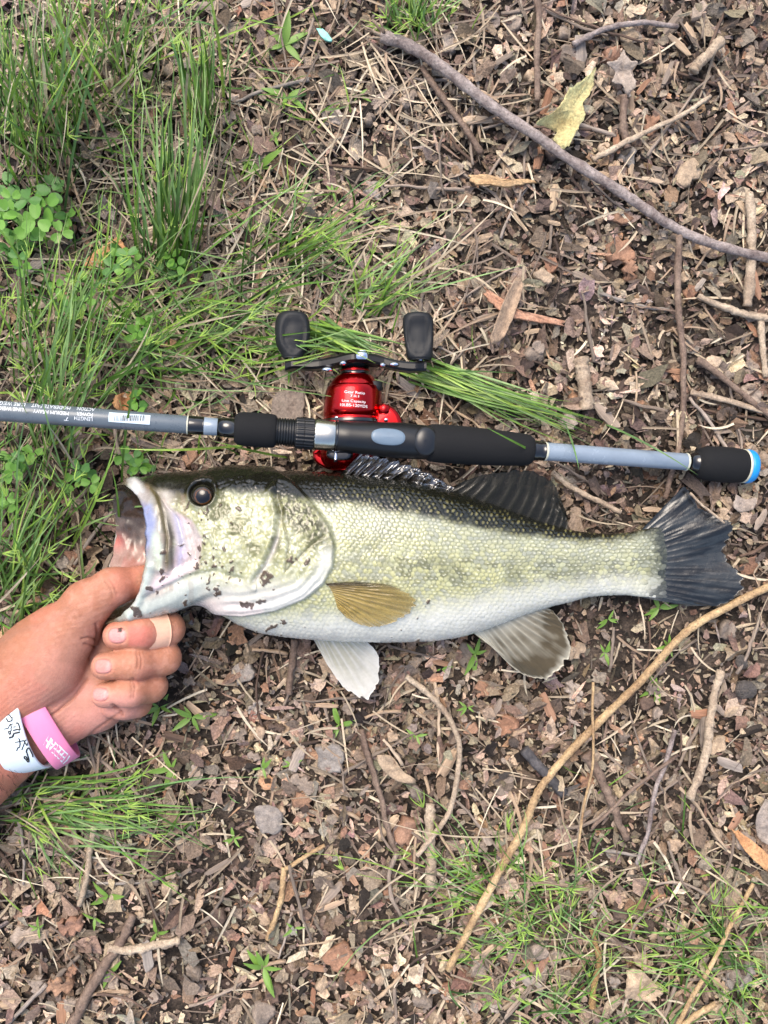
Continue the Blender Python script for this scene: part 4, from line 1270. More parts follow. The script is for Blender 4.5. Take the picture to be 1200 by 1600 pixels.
# star drag: a ring with rounded arms
star_v = []; nst = 60
for k, py in enumerate((574, 573, 569, 568)):
    for j in range(nst):
        a = 2 * math.pi * j / nst
        r = 20 + 21 * max(0, math.cos(2.5 * a + 0.35)) ** 4
        r -= 2.0 if k in (0, 3) else 0
        c = np.array(P(cxr + 5, py, RZ)); rr = r * S * (1 - RZ / H)
        star_v.append(c + np.array([rr * math.cos(a), 0.0, rr * math.sin(a)]))
obj('star_drag', new_mesh('star_drag', np.array(star_v), [grid_faces(4, nst, True), tuple(range(nst))[::-1], tuple(range(3 * nst, 4 * nst))], gloss_m, False), reel)
# crank arm: a swept bar
ap = crom([(446, 573, 25), (462, 570, 25), (490, 571, 26), (520, 567, 27), (552, 561, 28), (585, 563, 28), (612, 570, 28), (640, 574, 28), (666, 573, 28)], 60)
aw = np.interp(ap[:, 0], [446, 456, 500, 552, 600, 650, 662], [8, 12, 11, 20, 12, 12, 8])
av = []
for (x, y, z), w in zip(ap, aw):
    c = np.array(P(x, y, z / 1000))
    for (q, u) in ((-1, -0.5), (-1, 0.5), (-0.8, 1), (0.8, 1), (1, 0.5), (1, -0.5), (0.8, -1), (-0.8, -1)):
        av.append(c + np.array([0, u * 7.0 * S, q * w * S]))
crank = obj('crank_arm', new_mesh('crank_arm', np.array(av), [grid_faces(60, 8, True), tuple(range(8)), tuple(range(59 * 8, 60 * 8))[::-1]], arm_m, False), reel)
ylathe('handle_nut', [(563, 13), (562, 14.5), (553, 14.5), (551.5, 12.5), (549, 10)], 560, 0.031, chrome_m, crank, 6)
for (x, y, z, rx) in ((511, 577, 0.031, 9), (616, 569, 0.0325, 8), (536, 567, 0.0335, 6), (598, 570, 0.0335, 5)):
    v = []
    for i, s_ in enumerate(np.linspace(0, math.pi / 2, 5)):
        for j in range(18):
            a = 2 * math.pi * j / 18
            c = np.array(P(x + rx * math.cos(s_) * math.cos(a), y + 4.2 * math.cos(s_) * math.sin(a), z + 0.002 * math.sin(s_)))
            v.append(c)
    obj('bright_edge', new_mesh('bright_edge', np.array(v), [grid_faces(5, 18, True)[:, ::-1], tuple(range(72, 90))], chrome_m, True), crank)
# knobs
def knob(cx, y0, y1, prof, z, tilt, lab):
    k = ylathe('handle_knob', [(y0 + (y1 - y0) * t, r) for t, r in prof], cx, z, knob_m, reel, 40, slope=tilt, flat=0.78)
    # dished facets: press the top face flat
    me = k.data
    co = np.zeros(len(me.vertices) * 3); me.vertices.foreach_get('co', co); co = co.reshape(-1, 3)
    pxx, pyy = proj(co)
    ym = (y0 + y1) / 2 - 3
    d = np.hypot((pxx - (cx + tilt * (ym - 640)) - lab) / 20, (pyy - ym) / 30)
    up = co[:, 2] > z
    co[:, 2] = np.where(up, co[:, 2] - 0.0026 * sstep(1.0, 0.86, d), co[:, 2])
    me.vertices.foreach_set('co', co.reshape(-1)); me.update()
    ylathe('knob_pin', [(y1 - 4, 6), (y1 + 1, 6.5), (y1 + 2, 4.4), (y1 + 8, 4.6), (y1 + 9, 6.2), (y1 + 14, 6.0), (y1 + 15, 4)], cx, z, chrome_m, k, 20, slope=tilt)
    return k
KP = [(0.0, 10), (0.02, 17), (0.06, 21.5), (0.12, 24.5), (0.22, 26.5), (0.35, 27.4), (0.5, 27.4), (0.62, 26.8), (0.72, 25), (0.8, 22.4), (0.87, 19.4), (0.93, 17), (0.97, 16.6), (1.0, 14)]
KP2 = [(0.0, 12), (0.02, 18), (0.06, 21.5), (0.12, 23.5), (0.22, 24.2), (0.4, 23.8), (0.6, 22.6), (0.75, 21.4), (0.86, 20.6), (0.94, 19.8), (0.98, 18), (1.0, 15)]
knob(457, 487, 560, KP, 0.026, 0.0, 2)
knob(660, 489, 563, KP2, 0.028, 0.05, 0)
# small tension knob, frame, palm side
ylathe('tension_knob', [(611, 10), (610, 12), (604, 12.4), (598, 12), (596.5, 10)], 583, 0.025, knob_m, reel, 24)
def blob(name, outline, z0, z1, mat, parent, bev=4):
    out = crom(np.vstack([outline, outline[:1]]), len(outline) * 6 + 1)[:-1]
    c = out.mean(0); k = len(out)
    v = []
    for (sc_, z) in ((0.97, z0), (1.0, z0 + 0.002), (1.0, z1 - 0.004), (0.96, z1 - 0.0015), (0.88, z1 - 0.0003), (0.6, z1)):
        q = c + (out - c) * sc_
        v.append(PA(q[:, 0], q[:, 1], z))
    return obj(name, new_mesh(name, np.concatenate(v), [grid_faces(6, k, True), tuple(range(k)), tuple(range(5 * k, 6 * k))[::-1]], mat, True), parent)
blob('frame_lobe', [(588, 640), (604, 632), (618, 640), (627, 654), (628, 672), (600, 676), (584, 664)], 0.006, 0.030, red_m, reel)
ylathe('lobe_cap', [(648, 8), (646, 10), (636, 10.5), (633, 8.5), (632, 6)], 600, 0.028, red_m, reel, 28)
blob('frame', [(505, 656), (560, 654), (605, 660), (606, 712), (560, 722), (505, 716)], 0.004, 0.030, gloss_m, reel)
blob('dark_cavity_block', [(512, 696), (548, 696), (550, 716), (530, 720), (510, 714)], 0.008, 0.041, gloss_m, reel)  # solid black block standing in for the dark cavity on the palm side
ylathe('guide_post', [(722, 2.5), (716, 3), (704, 3), (700, 2.5)], 529, 0.0405, chrome_m, reel, 14)
ylathe('palm_plate', [(700, 44), (704, 48), (712, 49), (720, 46), (727, 42), (732, 36), (735, 26)], 550, 0.0205, red_m, reel, 56)
blob('palm_rim', [(488, 706), (500, 696), (506, 712), (520, 722), (518, 734), (500, 728), (490, 718)], 0.008, 0.027, red_m, reel)
blob('palm_tab', [(560, 716), (596, 712), (606, 722), (596, 732), (566, 736)], 0.008, 0.026, redp_m, reel)
# screws
def screw(px, py, z, r, parent):
    v = []
    for s_ in np.linspace(0, math.pi / 2, 4):
        for j in range(12):
            a = 2 * math.pi * j / 12
            v.append(P(px + r * math.cos(s_) * math.cos(a), py + r * math.cos(s_) * math.sin(a), z + 0.0008 * math.sin(s_)))
    return obj('screw', new_mesh('screw', np.array(v), [grid_faces(4, 12, True)[:, ::-1], tuple(range(36, 48))], chrome_m, True), parent)
screw(529, 729, 0.030, 3, reel); screw(527, 654, 0.0345, 5, reel); screw(603, 656, 0.0305, 3.5, reel)

def plate_print(body, x_c, y_base, size, width):
    v, f = text_data(body, 1.0)
    x0, x1 = v[:, 0].min(), v[:, 0].max()
    sx = width / (x1 - x0)
    pts = []
    for tx, ty in v:
        py = y_base - ty * size / 0.7 + 0.06 * (tx - x0) * sx
        px = x_c - width / 2 + (tx - x0) * sx
        # on the drum: radius 45 px about the axis
        rr = 45.9 if py > 625 else 45.2
        ang = (px - (cxr - 0.06 * (py - 640))) / rr * 0.93
        z = RZ + rr * S * (1 - RZ / H) * math.cos(ang) + 0.0001
        c = np.array(P(cxr - 0.06 * (py - 640), py, RZ))
        pts.append((c[0] + rr * S * (1 - RZ / H) * math.sin(ang), c[1], z))
    return obj('lettering', new_mesh('lettering', np.array(pts), f, white_m, False), sp)
plate_print('Gear Ratio', 556, 620, 4.0, 34)
plate_print('7.0:1', 556, 626, 3.6, 14)
plate_print('Line Capacity', 555, 633, 4.0, 40)
plate_print('10LBS-120YDS', 555, 639.5, 4.2, 46)

# ------------------------------------------------------------------ fish
KEY = np.array([
    # Tx   Ty    Bx    By   W   zc  bowN bowF
    (183, 757, 162, 969, 18, 41, 74, -15),
    (200, 751, 183, 968, 21, 40, 70, -10),
    (230, 744, 225, 962, 23, 38, 56, 8),
    (270, 738, 275, 949, 26, 36, 34, 12),
    (310, 736, 315, 946, 28, 35, 17, 8),
    (350, 735, 350, 962, 29, 34, 6, 0),
    (400, 735, 395, 984, 30, 33.5, 0, 0),
    (450, 736, 445, 994, 30, 33.5, 0, 0),
    (510, 738, 505, 1000, 29.5, 33, 0, 0),
    (570, 743, 570, 1002, 29, 32, 0, 0),
    (640, 752, 640, 1002, 28, 31, 0, 0),
    (700, 766, 705, 997, 25.5, 29, 0, 0),
    (760, 785, 765, 981, 21.5, 26, 0, 0),
    (820, 807, 820, 960, 17, 23, 0, 0),
    (870, 823, 870, 945, 13.5, 20, 0, 0),
    (925, 833, 925, 932, 10.5, 17.5, 0, 0),
    (975, 833, 975, 930, 8, 16, 0, 0),
    (1010, 827, 1010, 933, 4.4, 15, 0, 0),
    (1030, 824, 1030, 935, 2.0, 14.4, 0, 0),
    (1046, 824, 1046, 935, 0.2, 13.6, 0, 0)], float)
INN = np.array([
    (300, 840, 296, 885, 4, 38, 8, 8),
    (280, 815, 272, 905, 9, 38, 14, 10),
    (245, 790, 235, 935, 13, 39, 30, 6),
    (208, 772, 196, 955, 15.5, 40, 56, -6),
    (191, 763, 173, 964, 16.8, 41, 70, -12)], float)
NR_I, NR_O = 70, 860
# even spacing along the length for the outer part
dense = crom(KEY, 4000)
arc = np.concatenate([[0], np.cumsum(np.hypot(np.diff(dense[:, 0]), np.diff(dense[:, 0] * 0.0) + 0.05))])
outer = np.stack([np.interp(np.linspace(0, arc[-1], NR_O), arc, dense[:, k]) for k in range(8)], 1)
inner = crom(np.vstack([INN, KEY[:1]]), NR_I + 1)[:-1]
ring = np.vstack([inner, outer]); NR = len(ring)
NV_N, NV_F = 250, 60
th = np.concatenate([np.linspace(0, math.pi, NV_N, endpoint=False), np.linspace(math.pi, 2 * math.pi, NV_F, endpoint=False)])
# crowd the near side towards an even projected spacing
th[:NV_N] = np.arccos(np.clip(np.cos(th[:NV_N]) * 0.55 + 0.45 * np.linspace(1, -1, NV_N, endpoint=False), -1, 1))
NV = len(th)
c_, s_ = np.cos(th), np.sin(th)
cp = np.sign(c_) * np.abs(c_) ** 0.94
sp_ = np.sign(s_) * np.abs(s_) ** 0.86
mx = (ring[:, 0] + ring[:, 2]) / 2; my = (ring[:, 1] + ring[:, 3]) / 2
hx = (ring[:, 0] - ring[:, 2]) / 2; hy = (ring[:, 1] - ring[:, 3]) / 2
bow = np.where(sp_[None] > 0, ring[:, 6:7], ring[:, 7:8]) * np.abs(sp_)[None]
PX = mx[:, None] + hx[:, None] * cp[None] + bow
PY = my[:, None] + hy[:, None] * cp[None]
_k = np.exp(-((np.arange(NR) - NR_I) / 45.0) ** 2)[:, None]
PX = PX + _k * 16 * (fbm(th * 3.1, 0 * th + 2, 97, 3) - 0.5)[None] * (s_ < 0.2)[None] + _k * 5 * (fbm(th * 5.0, 0 * th + 7, 98, 3) - 0.5)[None]
ZC = ring[:, 5:6] / 1000
Zb = ZC + ring[:, 4:5] / 1000 * np.where(sp_ > 0, sp_, sp_ * 0.92)[None]
F_ = S * (1 - ZC / H)
FV = np.stack([(PX - 600) * F_, -(PY - 800) * F_, Zb], -1)
def grid_normals(v):
    du = np.gradient(v, axis=0)
    dv = np.roll(v, -1, 1) - np.roll(v, 1, 1)
    n = np.cross(du, dv)
    return n / (np.linalg.norm(n, axis=2, keepdims=True) + 1e-12)
FN = grid_normals(FV)
# outward check on the near flank
if FN[NR_I + 400, NV_N // 2, 2] < 0:
    FN = -FN
qx, qy = proj(FV)
NEAR = (s_ > -0.05)[None] & np.ones((NR, 1), bool)
OUT = (np.arange(NR) >= NR_I)[:, None] & np.ones((1, NV), bool)

GILL = [(262, 1010), (262, 720), (420, 728), (455, 752), (492, 790), (516, 822), (524, 850), (521, 884), (506, 912), (476, 936), (430, 954), (380, 962), (330, 958)]
dg_ = sd_poly(qx, qy, GILL)
MAXI = [(196, 752), (216, 790), (226, 840), (231, 886), (246, 894), (262, 895), (270, 862), (268, 828), (258, 796), (246, 770), (236, 756), (212, 748)]
dm = sd_poly(qx, qy, MAXI)
ymid = np.interp(qx, outer[:, 0] * 0.5 + outer[:, 2] * 0.5, (outer[:, 1] + outer[:, 3]) / 2)
# ---- scales: staggered cells
def cells(s, t, a, b):
    best = np.full(s.shape, 9.0); ci = np.zeros(s.shape); cj = np.zeros(s.shape); ds = np.zeros(s.shape); dt = np.zeros(s.shape)
    j0 = np.floor(t / b)
    for dj in (0, 1):
        j = j0 + dj
        off = 0.5 * (j % 2)
        i = np.round(s / a - off)
        u = s / a - off - i; w = t / b - j
        d = u * u + (w * 0.92) ** 2
        m = d < best
        best = np.where(m, d, best); ci = np.where(m, i, ci); cj = np.where(m, j, cj); ds = np.where(m, u, ds); dt = np.where(m, w, dt)
    return best, ci, cj, ds, dt
wob = 1.6 * (fbm(qx * 0.03, qy * 0.03, 31, 2) - 0.5)
wx_ = 7 * (fbm(qx * 0.07, qy * 0.07, 91, 2) - 0.5); wy_ = 6 * (fbm(qx * 0.07, qy * 0.07, 92, 2) - 0.5)
best, ci, cj, ds_, dt_ = cells(qx + 6 * wob + wx_, qy - ymid + 5 * wob + wy_, 8.3, 6.1)
crnd = _hash(ci, cj, 77); crnd2 = _hash(ci, cj, 78)
body_mask = sstep(0, 14, -dg_) * OUT * NEAR * sstep(330, 370, qx)
best2, ci2, cj2, ds2, dt2 = cells(qx + 2.2 * wx_, qy + 2.2 * wy_, 9.0, 7.0)
crn2 = _hash(ci2, cj2, 5)
belly_y = np.interp(qx, [500, 560, 640, 740, 850, 950, 1030], [965, 962, 955, 938, 918, 905, 915])
belly = sstep(-26, 26, qy - belly_y + 14 * (fbm(qx * 0.05, qy * 0.05, 3) - 0.5))
dark_y = np.interp(qx, [180, 240, 330, 430, 480, 560, 640, 700, 760, 820, 880, 930, 985, 1040], [764, 766, 772, 776, 780, 791, 800, 813, 827, 838, 845, 847, 842, 830])
dark = sstep(9, -9, qy - dark_y + 16 * (fbm(qx * 0.045, qy * 0.09, 9) - 0.5))

disp = np.zeros(qx.shape)
sc_amp = body_mask * (0.00030 - 0.00016 * belly) * (0.7 + 0.6 * crnd)
disp += sc_amp * (1.0 - 2.6 * best + 1.1 * ds_)
cheek = sstep(0, 18, dg_) * OUT * NEAR * sstep(280, 330, qx) * sstep(905, 870, qy)
disp += cheek * 0.0003 * (1 - 2.4 * best2) * (0.3 + 1.2 * fbm(qx * 0.03, qy * 0.03, 90, 2))
# gill cover stands proud of the body behind it
disp += 0.0026 * sstep(-3, 5, dg_) * OUT * NEAR * sstep(300, 360, qx)
# soft folds of the gill membrane below
fold = sstep(55, 20, dg_) * sstep(2, 8, dg_) * sstep(860, 915, qy) * sstep(330, 380, qx)
disp += 0.00045 * fold * np.sin(dg_ * 0.42 + 7 * fbm(qx * 0.018, qy * 0.018, 4, 2)) * OUT * NEAR
# throat line, preopercle groove
PREO = [(432, 778), (440, 800), (436, 835), (427, 862), (416, 885), (402, 905)]
dp, tp = d_line(qx, qy, PREO)
disp += (-0.0016 * np.exp(-(dp / 4.5) ** 2) + 0.0014 * np.exp(-((dp - 11) / 6.0) ** 2) * (qx < np.interp(qy, [778, 800, 835, 862, 885, 905], [432, 440, 436, 427, 416, 402]))) * OUT * NEAR
V1 = [(441, 812), (452, 850), (446, 892), (480, 858), (505, 838)]
dv1, _t = d_line(qx, qy, V1)
disp += -0.0006 * np.exp(-(dv1 / 2.4) ** 2) * OUT * NEAR
# jaw plate with a free rear edge
disp += 0.0020 * sstep(-7, 7, dm) * OUT * NEAR
dmx, _t = d_line(qx, qy, [(246, 772), (256, 800), (262, 840), (258, 890)])
disp += -0.0007 * np.exp(-(dmx / 3.0) ** 2) * OUT * NEAR
LJ = [(160, 972), (215, 966), (262, 948), (300, 925), (330, 912), (352, 905)]
dl, tl = d_line(qx, qy, LJ)
disp += 0.0020 * sstep(20, 6, dl) * OUT * NEAR * sstep(370, 330, qx)
dl2, _t = d_line(qx, qy, [(225, 935), (262, 918), (300, 900), (340, 893), (380, 905)])
disp += -0.0014 * np.exp(-(dl2 / 5) ** 2) * OUT * NEAR
dst, _t = d_line(qx, qy, [(236, 886), (230, 912), (219, 938), (204, 958)])
disp += 0.0018 * np.exp(-(dst / 6) ** 2) * OUT * NEAR
MEM = [(246, 770), (262, 790), (300, 812), (318, 840), (312, 880), (280, 895), (266, 893), (272, 850), (262, 800)]
dme = sd_poly(qx, qy, MEM)
disp += -0.0022 * sstep(-3, 12, dme) * OUT * NEAR
disp += 0.00035 * np.sin((qx - 0.35 * qy) * 0.35 + 6 * fbm(qx * 0.03, qy * 0.02, 7, 2)) * sstep(0, 10, dme) * OUT * NEAR
dey = np.hypot(qx - 316, (qy - 773) * 1.02)
disp += (0.0016 * np.exp(-((dey - 22) / 4) ** 2) - 0.0035 * sstep(20, 16, dey)) * OUT * NEAR
disp += 0.0007 * (fbm(qx * 0.05, qy * 0.05, 44, 3) - 0.5) * OUT
disp += 0.0010 * (fbm(qx * 0.11, qy * 0.11, 45, 3) - 0.5) * cheek
# inside of the mouth: soft folds
disp += (~OUT) * 0.005 * (fbm(qx * 0.05, qy * 0.05, 21, 4) - 0.5)
disp += OUT * NEAR * 0.0022 * (fbm(qx * 0.045, qy * 0.03, 23, 3) - 0.5) * sstep(290, 240, qx)
FV = FV + FN * disp[..., None]

# ---- pigment, with scale shading and glints painted in
col = np.zeros(qx.shape + (3,))
def paint(m, c):
    global col
    c = lin(np.array(c, float)) if not isinstance(c, np.ndarray) else c
    col = col * (1 - m[..., None]) + c * m[..., None]
n1 = fbm(qx * 0.02, qy * 0.02, 1); n2 = fbm(qx * 0.06, qy * 0.06, 2); n3 = fbm(qx * 0.25, qy * 0.25, 6, 2)
one = np.ones(qx.shape)
paint(one, (168, 170, 132))
paint(sstep(0.40, 0.62, 0.45 * crnd + 0.55 * n2) * 0.5, (168, 166, 112))
paint(sstep(0.52, 0.3, 0.45 * crnd + 0.55 * fbm(qx * 0.05, qy * 0.08, 72)) * 0.65, (128, 132, 124))
paint(sstep(0.0, -0.42, ds_) * 0.55 * (0.4 + 0.6 * crnd2), (128, 130, 116))  # scale relief painted as tone: grey front here, pale rear edge next
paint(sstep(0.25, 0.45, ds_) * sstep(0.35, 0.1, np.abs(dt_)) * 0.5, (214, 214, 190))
blot = np.exp(-((qy - (ymid + 8)) / 26.0) ** 2) * sstep(560, 640, qx) * sstep(0.40, 0.56, fbm(qx * 0.028, qy * 0.06, 55, 2))
paint(np.clip(blot * 1.3, 0, 1) * 0.7 * sstep(0.25, 0.75, crnd2), (72, 74, 52))
paint(sstep(0.56, 0.66, fbm(qx * 0.03, qy * 0.05, 57, 3)) * sstep(120, 40, np.abs(qy - ymid + 10)) * 0.45, (112, 114, 88))
upper = sstep(75, 0, qy - dark_y) * (1 - dark)
paint(upper * 0.45, (150, 155, 146))
paint(sstep(0.10, 0.28, best) * 0.42 * (1 - belly), (104, 106, 70))  # shade in the creases between scales, painted into the colour
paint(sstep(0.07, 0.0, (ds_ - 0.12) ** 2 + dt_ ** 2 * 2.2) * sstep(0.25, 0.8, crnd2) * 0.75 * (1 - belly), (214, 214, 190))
paint(belly * 0.92, (203, 203, 194))
paint(belly * sstep(0.12, 0.30, best) * 0.22 * sstep(1000, 940, qy), (176, 180, 140))
paint(belly * sstep(0.55, 0.75, fbm(qx * 0.2, qy * 0.2, 19, 2)) * 0.2, (190, 196, 200))
# dark back with a pale spot on each scale
paint(dark, (21, 22, 15))
spot_ = dark * sstep(0.13, 0.03, (ds_ * 1.5) ** 2 + dt_ ** 2 * 0.55) * sstep(0.1, 0.9, crnd) * sstep(440, 500, qx) * sstep(1000, 960, qx)
paint(spot_ * 0.5 * sstep(-38, -6, qy - dark_y + 6), (150, 144, 92))
paint(sstep(1006, 1038, qx + 26 * (crnd - 0.5)) * 0.9, (40, 44, 44))
# head
head = sstep(-2, 3, dg_) * OUT
hc = np.stack([0 * qx] * 3, -1) + lin(np.array((176, 178, 152)))
col = col * (1 - head[..., None]) + hc * head[..., None]
paint(head * sstep(0.35, 0.8, crn2) * 0.5, (176, 176, 122))
paint(head * sstep(0.12, 0.3, best2) * 0.4 * sstep(925, 880, qy), (116, 116, 80))  # crease shade between the cheek scales, painted likewise
paint(head * sstep(0.46, 0.62, fbm(qx * 0.16, qy * 0.16, 66, 3)) * sstep(930, 890, qy) * 0.42, (104, 106, 76))
paint(head * sstep(0.09, 0.0, best2) * (crn2 > 0.45) * sstep(935, 900, qy) * 0.75, (216, 217, 203))  # white sparkle of the cheek scales, painted into the colour
paint(head * sstep(0.45, 0.62, n2 * 0.6 + n3 * 0.4) * sstep(925, 860, qy) * 0.6, (128, 128, 82))
paint(head * sstep(0.54, 0.66, fbm(qx * 0.035, qy * 0.035, 64, 3)) * sstep(895, 840, qy) * 0.85, (78, 80, 46))
OLIVE = [(420, 770), (440, 762), (480, 785), (512, 820), (523, 848), (505, 846), (470, 832), (448, 815)]
do = sd_poly(qx, qy, OLIVE)
paint(sstep(-16, 10, do + 22 * (n2 - 0.5)) * head * 0.9, (58, 58, 32))
paint(sstep(-10, 12, do) * head * sstep(0.5, 0.62, n3) * 0.6, (150, 152, 110))
paint(np.exp(-(dv1 / 2.0) ** 2) * head * 0.7, (84, 82, 48))
ecl = np.exp(-(((qx - 352) / 26) ** 2 + ((qy - 815) / 13) ** 2))
paint(ecl * head * 0.8 * sstep(0.4, 0.55, n2), (88, 88, 54))
paint(np.exp(-(dp / 4.0) ** 2) * head * sstep(0.15, 0.6, tp) * 0.5, (206, 200, 202))
paint(sstep(895, 925, qy + 10 * (n2 - 0.5)) * head * 0.9, (186, 184, 175))
paint(np.exp(-((dg_ - 12) / 12) ** 2) * head * sstep(845, 870, qy) * 0.7, (198, 199, 193))
paint(sstep(920, 945, qy) * head * 0.35 * sstep(0.5, 0.6, n1), (232, 206, 202))
paint(head * dark * sstep(195, 250, qx), (24, 25, 19))
paint(head * sstep(790, 765, qy + 8 * (n2 - 0.5)) * np.exp(-((qx - 282) / 24) ** 2) * 0.9, (48, 38, 26))
paint(head * sstep(815, 780, qy + 10 * (n2 - 0.5)) * np.exp(-((qx - 278) / 18) ** 2) * sstep(0.42, 0.58, n3 * 0.5 + n2 * 0.5) * 0.8, (84, 78, 48))
# eye surround
paint(sstep(26, 20, dey) * OUT * NEAR * 0.9, (36, 36, 26))
# jaw plate and membranes
front = sstep(282, 256, qx + 10 * (n2 - 0.5)) * OUT
paint(front * sstep(745, 775, qy), (164, 158, 150))
paint(sstep(-2, 6, dme) * OUT, (178, 168, 164))
paint(sstep(-2, 6, dme) * OUT * sstep(0.45, 0.62, n2) * 0.5, (216, 188, 190))
paint(sstep(0, 14, dme) * OUT * np.exp(-((qx - 275 - (qy - 840) * 0.1) / 9) ** 2) * 0.75, (134, 144, 184))
paint(sstep(0, 4, dm) * OUT, (152, 152, 150))
MB = [(222, 782), (240, 790), (248, 815), (242, 850), (232, 868), (228, 830)]
paint(sstep(-4, 6, sd_poly(qx, qy, MB)) * OUT * 0.85, (124, 134, 174))
dbr, tbr = d_line(qx, qy, [(232, 760), (246, 778), (254, 806), (262, 840), (262, 890)])
paint(np.exp(-(dbr / 7.5) ** 2) * OUT * 0.95, (84, 74, 42))
paint(np.exp(-((dbr - 7) / 3.0) ** 2) * (qx > 258) * sstep(800, 830, qy) * sstep(898, 890, qy) * OUT * 0.8, (50, 42, 30))
paint(np.exp(-(((dbr) - 14) / 6.0) ** 2) * sstep(825, 845, qy) * sstep(262, 250, qx) * sstep(228, 238, qx) * sstep(893, 888, qy) * OUT * 0.7, (188, 206, 180))
paint(sstep(772, 748, qy) * sstep(262, 235, qx) * OUT * NEAR, (70, 62, 44))
paint(sstep(790, 760, qy) * np.exp(-((qx - 214 - (qy - 757) * 0.3) / 9) ** 2) * OUT * 0.8, (206, 206, 206))
dlip, _t = d_line(qx, qy, [(205, 765), (219, 800), (224, 850), (228, 890)])
paint(np.exp(-(dlip / 3.2) ** 2) * OUT * 0.8, (196, 200, 172))
# lower jaw
paint(sstep(24, 14, dl) * OUT * sstep(360, 300, qx), (172, 178, 170))
paint(sstep(330, 280, qx) * OUT * NEAR * sstep(0.52, 0.68, fbm(qx * 0.09, qy * 0.05, 83, 4)) * 0.4, (128, 108, 92))
dpk, _t = d_line(qx, qy, [(228, 925), (262, 905), (300, 895)])
paint(np.exp(-(dpk / 14) ** 2) * OUT * sstep(24, 34, dl) * 0.8, (226, 204, 206))
paint(np.exp(-(dst / 7) ** 2) * OUT, (170, 180, 172))
paint(sstep(206, 178, qx) * sstep(925, 945, qy) * OUT * 0.95, (82, 72, 54))
# inside of the mouth
mi = (~OUT) * 1.0
paint(mi, (112, 98, 90))
paint(mi * sstep(0.42, 0.6, n2), (78, 68, 62))
paint(mi * sstep(830, 780, qy), (54, 46, 38))
paint(mi * np.exp(-(((qx - 182) / 14) ** 2 + ((qy - 848) / 12) ** 2)), (180, 104, 94))
paint(mi * sstep(845, 862, qy) * 0.8, (164, 132, 120))
paint(mi * sstep(845, 862, qy) * sstep(0.5, 0.62, n2) * 0.6, (172, 116, 106))
paint(mi * sstep(925, 945, qy) * 0.9, (110, 92, 70))
# black crown of the head
crown_y = np.interp(qx, [205, 225, 250, 290, 330, 400, 440, 480, 520], [750, 755, 763, 773, 768, 770, 774, 780, 784])
paint(sstep(7, -7, qy - crown_y + 12 * (n2 - 0.5)) * OUT * sstep(200, 232, qx) * sstep(540, 500, qx) * 0.95, (20, 20, 14))
# crumbs of dirt
spk = np.zeros(qx.shape)
r2 = np.random.default_rng(3)
for (cx, cy, sx, sy, n) in ((330, 865, 22, 26, 16), (300, 830, 18, 22, 9), (262, 925, 34, 18, 11), (360, 880, 26, 14, 8), (345, 855, 30, 30, 9), (256, 880, 6, 18, 6), (330, 905, 30, 8, 8), (420, 890, 40, 20, 5), (600, 960, 90, 30, 10), (430, 975, 40, 8, 3)):
    for i in range(n):
        a, b_ = r2.normal(cx, sx), r2.normal(cy, sy); r = 0.9 + 4.2 * r2.random() ** 2.5; e_ = r2.uniform(0.7, 1.7); an = r2.uniform(0, 3.14)
        u = (qx - a) * math.cos(an) + (qy - b_) * math.sin(an); w = -(qx - a) * math.sin(an) + (qy - b_) * math.cos(an)
        spk = np.maximum(spk, sstep(1.15, 0.75, np.hypot(u / (r * e_), w / (r / e_)) + 2.0 * (n3 - 0.5)))
for pts, w_ in (([(408, 902), (416, 894), (424, 900), (414, 908)], 5), ([(378, 940), (396, 942), (412, 936)], 4.0), ([(418, 982), (432, 976), (444, 971)], 2.4), ([(212, 948), (216, 955)], 5)):
    spk = np.maximum(spk, sstep(w_, w_ - 1.5, d_line(qx, qy, pts)[0] + 9 * (n3 - 0.5)))
spk = spk * OUT * NEAR
dirt = lin(np.array((70, 52, 42)))
col = col * (1 - 0.92 * spk[..., None]) + dirt * 0.92 * spk[..., None]
FV = FV + FN * (spk * 0.0006)[..., None]
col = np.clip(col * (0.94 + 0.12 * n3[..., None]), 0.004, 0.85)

fish_m = surf_mat('wet_fish_skin', attr=True, rough=0.26, spec=0.4, var=0.08, scale=500.0, coat=0.28, coat_rough=0.05, bump=0.15, bump_scale=1500.0, bump_dist=0.0002, rough_var=0.06)
fish = empty('bass_fish', tuple(np.array(P(600, 880, 0.0))))
tag(fish, 'large olive and white bass lying on its side with its mouth held open', 'fish')
caps = [tuple(range(NV))[::-1], tuple(range((NR - 1) * NV, NR * NV))]
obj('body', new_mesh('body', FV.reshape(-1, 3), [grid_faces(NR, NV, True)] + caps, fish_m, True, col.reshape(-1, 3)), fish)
_nv = FV[NR_I::4, :NV_N:2].reshape(-1, 3); _nx, _ny = proj(_nv)
def body_z(px, py):
    d = (_nx - px) ** 2 + (_ny - py) ** 2
    return float(_nv[int(np.argmin(d)), 2])

# ---- eye
eye_m, nt, b = mat_new('fish_eye')
at = N(nt, 'ShaderNodeVertexColor', layer_name='Col')
nt.links.new(at.outputs[0], b.inputs['Base Color'])
b.inputs['Roughness'].default_value = 0.03; b.inputs['Coat Weight'].default_value = 0.4; b.inputs['Coat Roughness'].default_value = 0.02
b.inputs['IOR'].default_value = 1.45
ez = body_z(316, 800) - 0.0024
ev = []; ec = []
for i in range(19):
    s1 = i / 18 * math.pi / 2
    for j in range(40):
        a = 2 * math.pi * j / 40
        r = 17.5 * math.cos(s1)
        ev.append(P(316 + r * math.cos(a), 774 + r * math.sin(a) * 0.95, ez + 0.0038 * math.sin(s1)))
        q = math.hypot(r * math.cos(a) - 1, r * math.sin(a) - 2)
        cc = lin((5, 5, 8)) if q < 11 else (lin((84, 52, 24)) if q < 13.2 else lin((34, 24, 15)) if q < 15.5 else lin((24, 22, 16)))
        ec.append(cc)
